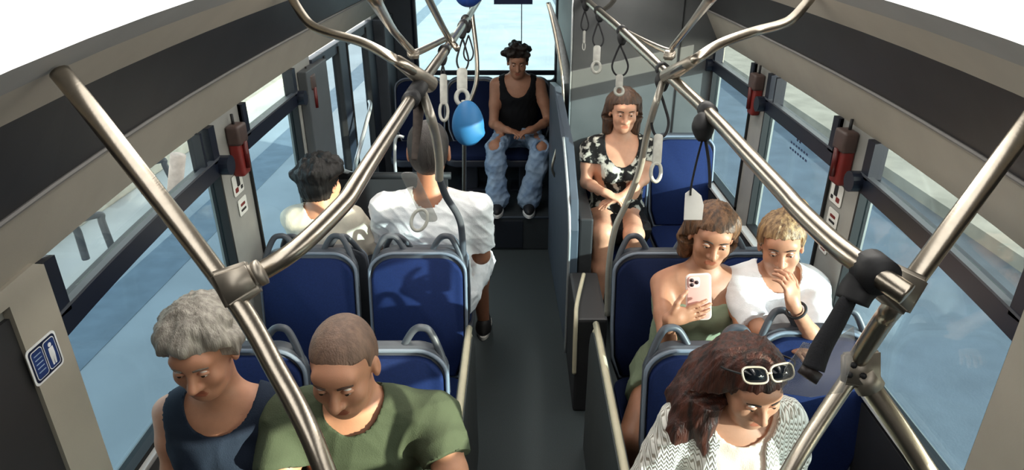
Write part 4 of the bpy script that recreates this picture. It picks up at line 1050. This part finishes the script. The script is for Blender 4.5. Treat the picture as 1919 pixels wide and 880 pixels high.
nt.links.new(row, bmp.inputs['Height']); nt.links.new(bmp.outputs[0], nt.nodes['Principled BSDF'].inputs['Normal'])

# 1 green shirted man
person('heavy man with a shaved head in an olive green t-shirt, seated at the bottom left', (-.45, 1.60), PI, .485, sc=1.04, wd=1.10, bulk=1.12, lean=.12, side=-.0, head=(.26, .05, .02), belly=.05, neck_up=.01,
       arms={-1: {'el': A(846, 885, d=1.82), 'wr': V3(-.36, 1.22, .70)}, 1: {'el': A(528, 905, d=1.84), 'wr': V3(-.55, 1.22, .70)}}, skin_rgb=(184, 132, 104),
       hair={'style': 'buzz', 'rgb': (112, 88, 74), 'th': .0015, 'amp': .001, 'line': .02, 'brow': (70, 50, 40)}, headscale=1.08,
       cloth=[{'kind': 'tee', 'name': 't_shirt', 'mat': C_GREEN, 'sleeve': .80, 'neck': .082, 'drop': .01, 'amp': .014, 'off': .014, 'seed': 11, 'res': .006, 'fs': .55}, {'kind': 'trousers', 'name': 'trousers', 'mat': C_DARK, 'res': .012}])
# 2 grey haired woman
person('older woman with curly grey hair and dark navy sleeveless top by the left window', (-.875, 1.60), PI, .485, sc=1.04, wd=.98, bulk=1.02, fem=True, lean=.09, side=-.045, head=(.24, -.02, .02), neck_up=.035,
       arms={1: {'el': A(326, 880, d=1.95), 'wr': V3(-.93, 1.25, .68)}, -1: {'el': A(508, 800, d=2.0), 'wr': V3(-.78, 1.22, .69)}}, skin_rgb=(192, 138, 110),
       hair={'style': 'curly', 'rgb': (128, 122, 114), 'rgb2': (172, 166, 156), 'th': .012, 'n': 130, 'amp': .010, 'low': -.075, 'brow': (110, 100, 92)},
       cloth=[{'kind': 'tank', 'name': 'sleeveless_top', 'mat': C_NAVY, 'neck': .098, 'drop': .01, 'amp': .008, 'res': .006, 'fs': .5, 'armhole': .07}, {'kind': 'trousers', 'name': 'trousers', 'mat': C_DARK, 'res': .012}])
# 3 man in the white t-shirt, back to the camera
person('man with cropped hair in a white t-shirt, seated with his back to us', (-.42, 3.0), 0, .485, sc=1.08, wd=1.12, bulk=1.12, lean=.0, head=(.12, -.04, 0), neck_up=.035,
       arms={1: {'el': A(902, 478, y=3.06), 'wr': V3(-.30, 3.36, .76)}, -1: {'el': V3(-.68, 3.10, .80), 'wr': V3(-.50, 3.38, .78)}}, skin_rgb=(158, 106, 80),
       legs={1: {'kn': V3(-.235, 3.42, .56), 'an': V3(-.21, 3.50, .09)}},
       hair={'style': 'buzz', 'rgb': (46, 40, 38), 'th': .0035, 'amp': .003, 'line': .04, 'low': -.085}, headscale=1.24, shoe=((30, 28, 30), (220, 218, 212)),
       cloth=[{'kind': 'tee', 'name': 't_shirt', 'mat': C_WHITE, 'sleeve': .78, 'neck': .085, 'amp': .012, 'off': .016, 'seed': 21, 'fs': .8}, {'kind': 'shorts', 'name': 'white_shorts', 'mat': C_WHITE, 'end': .86, 'off': .022, 'amp': .02}])
# 4 black haired young man
person('young man with thick black hair in a cream t-shirt, seated with his back to us', (-.905, 3.0), 0, .485, sc=.92, wd=.86, bulk=.92, lean=.03, side=-.06, head=(.16, .35, -.12), neck_up=-.02,
       arms={1: {'el': V3(-.70, 3.10, .74), 'wr': V3(-.80, 3.36, .72)}, -1: {'el': V3(-1.07, 3.12, .76), 'wr': V3(-.98, 3.38, .72)}}, skin_rgb=(184, 132, 104),
       hair={'style': 'tufty', 'rgb': (20, 16, 15), 'th': .014, 'n': 110, 'amp': .012, 'line': .05, 'low': -.07, 'brow': (20, 16, 14)}, headscale=1.0,
       cloth=[{'kind': 'tee', 'name': 't_shirt', 'mat': C_BEIGE, 'sleeve': .75, 'neck': .075, 'amp': .010, 'off': .014, 'seed': 8, 'fs': .5}, {'kind': 'shorts', 'name': 'shorts', 'mat': C_DARK, 'end': .8, 'off': .018, 'res': .012}])
# 5 man on the rear bench
person('man in a black vest and ripped light jeans, seated alone on the rear bench', (.0, 5.36), PI, .645, sc=.95, wd=.98, bulk=.94, lean=.09, head=(.30, 0, 0), res=.010, hres=.0055,
       arms={1: {'el': A(925, 232, y=5.22), 'wr': A(951, 244, y=5.02), 'hd': V3(.85, -.5, -.1)}, -1: {'el': A(1028, 226, y=5.22), 'wr': A(996, 244, y=5.02), 'hd': V3(-.85, -.5, -.1)}}, skin_rgb=(172, 122, 96),
       legs={1: {'kn': A(928, 276, y=4.90), 'an': A(932, 372, y=4.80)}, -1: {'kn': A(1014, 278, y=4.90), 'an': A(991, 372, y=4.80)}},
       hair={'style': 'tufty', 'rgb': (38, 28, 22), 'th': .012, 'n': 50}, shoe=((24, 24, 28), (222, 222, 220)),
       cloth=[{'kind': 'tank', 'name': 'vest', 'mat': C_BLACK, 'neck': .10, 'drop': .04, 'amp': .008, 'armhole': .075, 'off': .010},
              {'kind': 'trousers', 'name': 'ripped_jeans', 'mat': C_JEAN, 'off': .020, 'amp': .022, 'flare': 1.55, 'holes': ((A(924, 268, y=4.83), .062), (A(1017, 270, y=4.83), .058))}])
# 6 patterned top woman
person('woman in a black and white patterned top and black shorts, hands folded on her lap', (.60, 3.80), PI, .565, sc=1.03, wd=1.06, bulk=1.04, fem=True, lean=.05, head=(.18, 0, 0), neck_up=.03, res=.010, hres=.005,
       arms={1: {'el': A(1098, 342, y=3.70), 'wr': A(1132, 360, y=3.50), 'hd': V3(.9, -.2, -.35)}, -1: {'el': A(1206, 336, y=3.70), 'wr': A(1166, 368, y=3.50), 'hd': V3(-.9, -.2, -.25)}}, skin_rgb=(200, 146, 118),
       legs={1: {'kn': A(1130, 436, y=3.38), 'an': V3(.46, 3.42, .10)}, -1: {'kn': A(1188, 440, y=3.38), 'an': V3(.64, 3.42, .10)}},
       hair={'style': 'long', 'rgb': (58, 40, 30), 'rgb2': (90, 62, 44), 'th': .012, 'amp': .010, 'strands': [[(s * .06, -.03, .04, .035), (s * .075, -.035, -.05, .028), (s * .08, -.03, -.14, .02)] for s in (-1, 1)] + [[(0, -.06, .0, .06), (0, -.07, -.09, .05)]]},
       cloth=[{'kind': 'tee', 'name': 'patterned_top', 'mat': C_PAT, 'sleeve': .42, 'neck': .095, 'drop': .04, 'amp': .010}, {'kind': 'shorts', 'name': 'black_shorts', 'mat': C_BLACK, 'end': .80, 'off': .018}])
# 7 girl with the phone
g7 = person('girl in a strapless sage green top holding up a pink phone', (.675, 2.34), PI, .485, sc=.98, wd=.96, bulk=.94, fem=True, lean=.02, side=-.055, head=(.22, .10, -.10), neck_up=.035,
       arms={1: {'el': A(1250, 652, d=2.46), 'wr': A(1254, 598, d=2.27), 'hd': V3(.93, -.05, .32), 'pn': V3(.1, .95, .1), 'th': V3(-.2, .2, 1), 'curl': .16, 'sp': .05, 'tc': .3}, -1: {'el': A(1392, 630, d=2.52), 'wr': A(1352, 672, d=2.36)}}, skin_rgb=(168, 116, 88),
       legs={1: {'kn': V3(.425, 1.96, .53), 'an': V3(.43, 1.93, .10)}, -1: {'kn': V3(.68, 1.93, .53), 'an': V3(.68, 2.02, .10)}},
       hair={'style': 'long', 'rgb': (58, 38, 26), 'rgb2': (120, 84, 56), 'th': .012, 'amp': .010, 'strands': [[(s * .06, -.03, .04, .035), (s * .075, -.04, -.05, .026), (s * .07, -.05, -.13, .018)] for s in (-1, 1)] + [[(0, -.06, .0, .06), (0, -.07, -.12, .04)]]},
       cloth=[{'kind': 'band', 'name': 'strapless_top', 'mat': C_SAGE, 'top': .80, 'neck': .01, 'off': .010, 'amp': .007, 'hem': .05}, {'kind': 'shorts', 'name': 'shorts', 'mat': cmat('sage_cotton', (120, 132, 108)), 'end': .34, 'off': .014}])
# 8 passenger in the loose white shirt
person('passenger in a loose white shirt resting chin on a hand with a black wristband', (.985, 2.34), PI, .485, sc=.97, wd=1.0, bulk=.96, fem=True, lean=.03, side=-.03, head=(.15, .30, .08),
       arms={-1: {'el': A(1534, 648, d=2.38), 'wr': A(1487, 572, d=2.22), 'hd': V3(-.25, .25, .9), 'pn': V3(-.5, .6, .2), 'th': V3(-.3, .4, .3), 'curl': .6}, 1: {'el': A(1424, 618, d=2.50), 'wr': A(1478, 645, d=2.36)}}, skin_rgb=(180, 128, 100),
       hair={'style': 'long', 'rgb': (92, 66, 44), 'rgb2': (170, 138, 98), 'th': .012, 'amp': .012, 'low': -.07, 'strands': [[(0, -.06, .0, .06), (0, -.07, -.06, .045)], [(-.03, -.05, .10, .032), (-.05, -.06, .12, .034)]]},
       cloth=[{'kind': 'tee', 'name': 'loose_white_shirt', 'mat': C_WHITE, 'sleeve': .86, 'neck': .085, 'amp': .014, 'off': .022, 'seed': 31, 'fs': .6, 'drop': .01}, {'kind': 'shorts', 'name': 'shorts', 'mat': C_DARK, 'end': .5, 'off': .014}])
wr = A(1487, 572, d=2.22); el = A(1534, 648, d=2.38); ax = (Vector(el) - Vector(wr)).normalized(); q1 = ax.orthogonal().normalized(); q2 = ax.cross(q1)
pb = [p_ for p_ in D.objects if p_.get('label', '').startswith('passenger in a loose white')][0]
obj('wristband', TB([Vector(wr) + ax * .03 + (q1 * math.cos(a) + q2 * math.sin(a)) * .031 for a in [k * PI / 8 for k in range(16)]], .005, seg=8, closed=True, n=2), M_BLACK, pb)
# 9 woman in the white cardigan
b9, h9, R9, S9, O9, _ = person('woman with long auburn hair in a white openwork cardigan, sunglasses on her head', (.605, 1.61), PI, .485, sc=.92, wd=1.02, bulk=.98, fem=True, lean=.08, side=-.03, head=(.30, -.12, .04),
       arms={1: {'el': A(1205, 905, d=1.98), 'wr': V3(.56, 1.22, .66)}, -1: {'el': A(1478, 905, d=1.98), 'wr': V3(.70, 1.22, .66)}}, skin_rgb=(186, 132, 104),
       hair={'style': 'long', 'rgb': (34, 18, 14), 'rgb2': (84, 40, 26), 'th': .015, 'amp': .012, 'line': .045,
             'strands': [[(.055, -.03, .06, .045), (.085, -.03, -.02, .040), (.13, -.03, -.10, .040), (.17, .01, -.17, .030), (.20, .03, -.21, .018)], [(.03, -.07, .04, .05), (.08, -.09, -.06, .05), (.14, -.07, -.14, .04)], [(-.06, -.03, .03, .030), (-.08, -.04, -.06, .022)], [(.09, -.0, -.04, .024), (.12, .03, -.13, .022), (.11, .07, -.19, .014)]]},
       cloth=[{'kind': 'tee', 'name': 'peach_top', 'mat': C_PINK, 'sleeve': .3, 'neck': .092, 'drop': .015, 'amp': .004, 'off': .009, 'res': .006}, {'kind': 'cardigan', 'name': 'cardigan', 'mat': C_KNIT, 'sleeve': 1.85, 'neck': .105, 'off': .020, 'gap': .070, 'amp': .012, 'seed': 12, 'res': .006, 'fs': .6},
              {'kind': 'trousers', 'name': 'trousers', 'mat': C_DARK, 'res': .012}])
# sunglasses pushed up on her hair
sg = thing('sunglasses', 'dark sunglasses with pale rims pushed up on the auburn hair', 'sunglasses', tuple(Vector(h9(0, .07, .12)) + Vector(O9)))
W9 = lambda x, y, z: Vector(h9(x, y, z)) + Vector(O9)
for s in (-1, 1):
    ctr = (s * .036, .088, .108)
    ol = [(s * .036 + .031 * math.copysign(abs(math.cos(a)) ** .6, math.cos(a)), .021 * math.copysign(abs(math.sin(a)) ** .6, math.sin(a))) for a in [k * PI / 10 for k in range(20)]]
    fn = lambda u, v, w_: W9(u + .010, .072 - v * .85 - abs(u) * .12 + w_ * .6, .136 + v * .5 + w_ * .8)
    obj('lens', prism(bmesh.new(), ol, fn, -.001, .001), mat('dark_lens', (10, 14, 20), .08, 0, .02, 5), sg)
    obj('lens_rim', TB([fn(u, v, 0) for u, v in ol], .0028, seg=8, closed=True, n=2), mat('pale_rim', (178, 170, 158), .35), sg)
    obj('temple_arm', TB([W9(s * .068 + .01, .060, .136), W9(s * .096, .01, .095), W9(s * .096, -.05, .045)], .0028, seg=6), M_BLACK, sg)
obj('bridge', TB([fn(-.008, .004, 0), fn(.008, .004, 0)], .003, n=1), mat('pale_rim', (178, 170, 158), .35), sg)
# the pink phone
hd0 = A(1281, 590, d=2.26); pc = A(1309, 556, d=2.275)
uX = Vector((1, 0, .0)); uY = Vector((-.06, .25, .96)).normalized(); uX = (uX - uY * uX.dot(uY)).normalized(); uN = uX.cross(uY)   # points away from her, to the camera
if uN.y > 0: uN = -uN
ph = thing('smartphone', 'pink phone with three lenses held up by the girl in green', 'phone', tuple(pc))
fn = lambda u, v, w_: pc + uX * u + uY * v + uN * w_
obj('case', prism(bmesh.new(), rrect(0, 0, .078, .156, .012), fn, -.004, .005, .002), mat('pink_case', (214, 160, 150), .4, 0, .03, 10), ph)
obj('rim', TB([fn(u, v, 0) for u, v in rrect(0, 0, .079, .157, .012)], .0045, seg=8, n=1, closed=True), mat('pale_pink_rim', (232, 206, 196), .3), ph)
obj('screen', prism(bmesh.new(), rrect(0, 0, .072, .150, .010), fn, -.0048, -.004), M_BLACK, ph)
cb = obj('camera_block', prism(bmesh.new(), rrect(-.016, .054, .038, .038, .009), fn, .005, .008, .001), mat('pink_block', (226, 184, 176), .3), ph)
for (u, v) in ((-.024, .062), (-.024, .046), (-.008, .054)):
    obj('lens', prism(bmesh.new(), rrect(u, v, .013, .013, .0064), fn, .008, .0105), mat('phone_lens', (38, 18, 24), .1), cb)
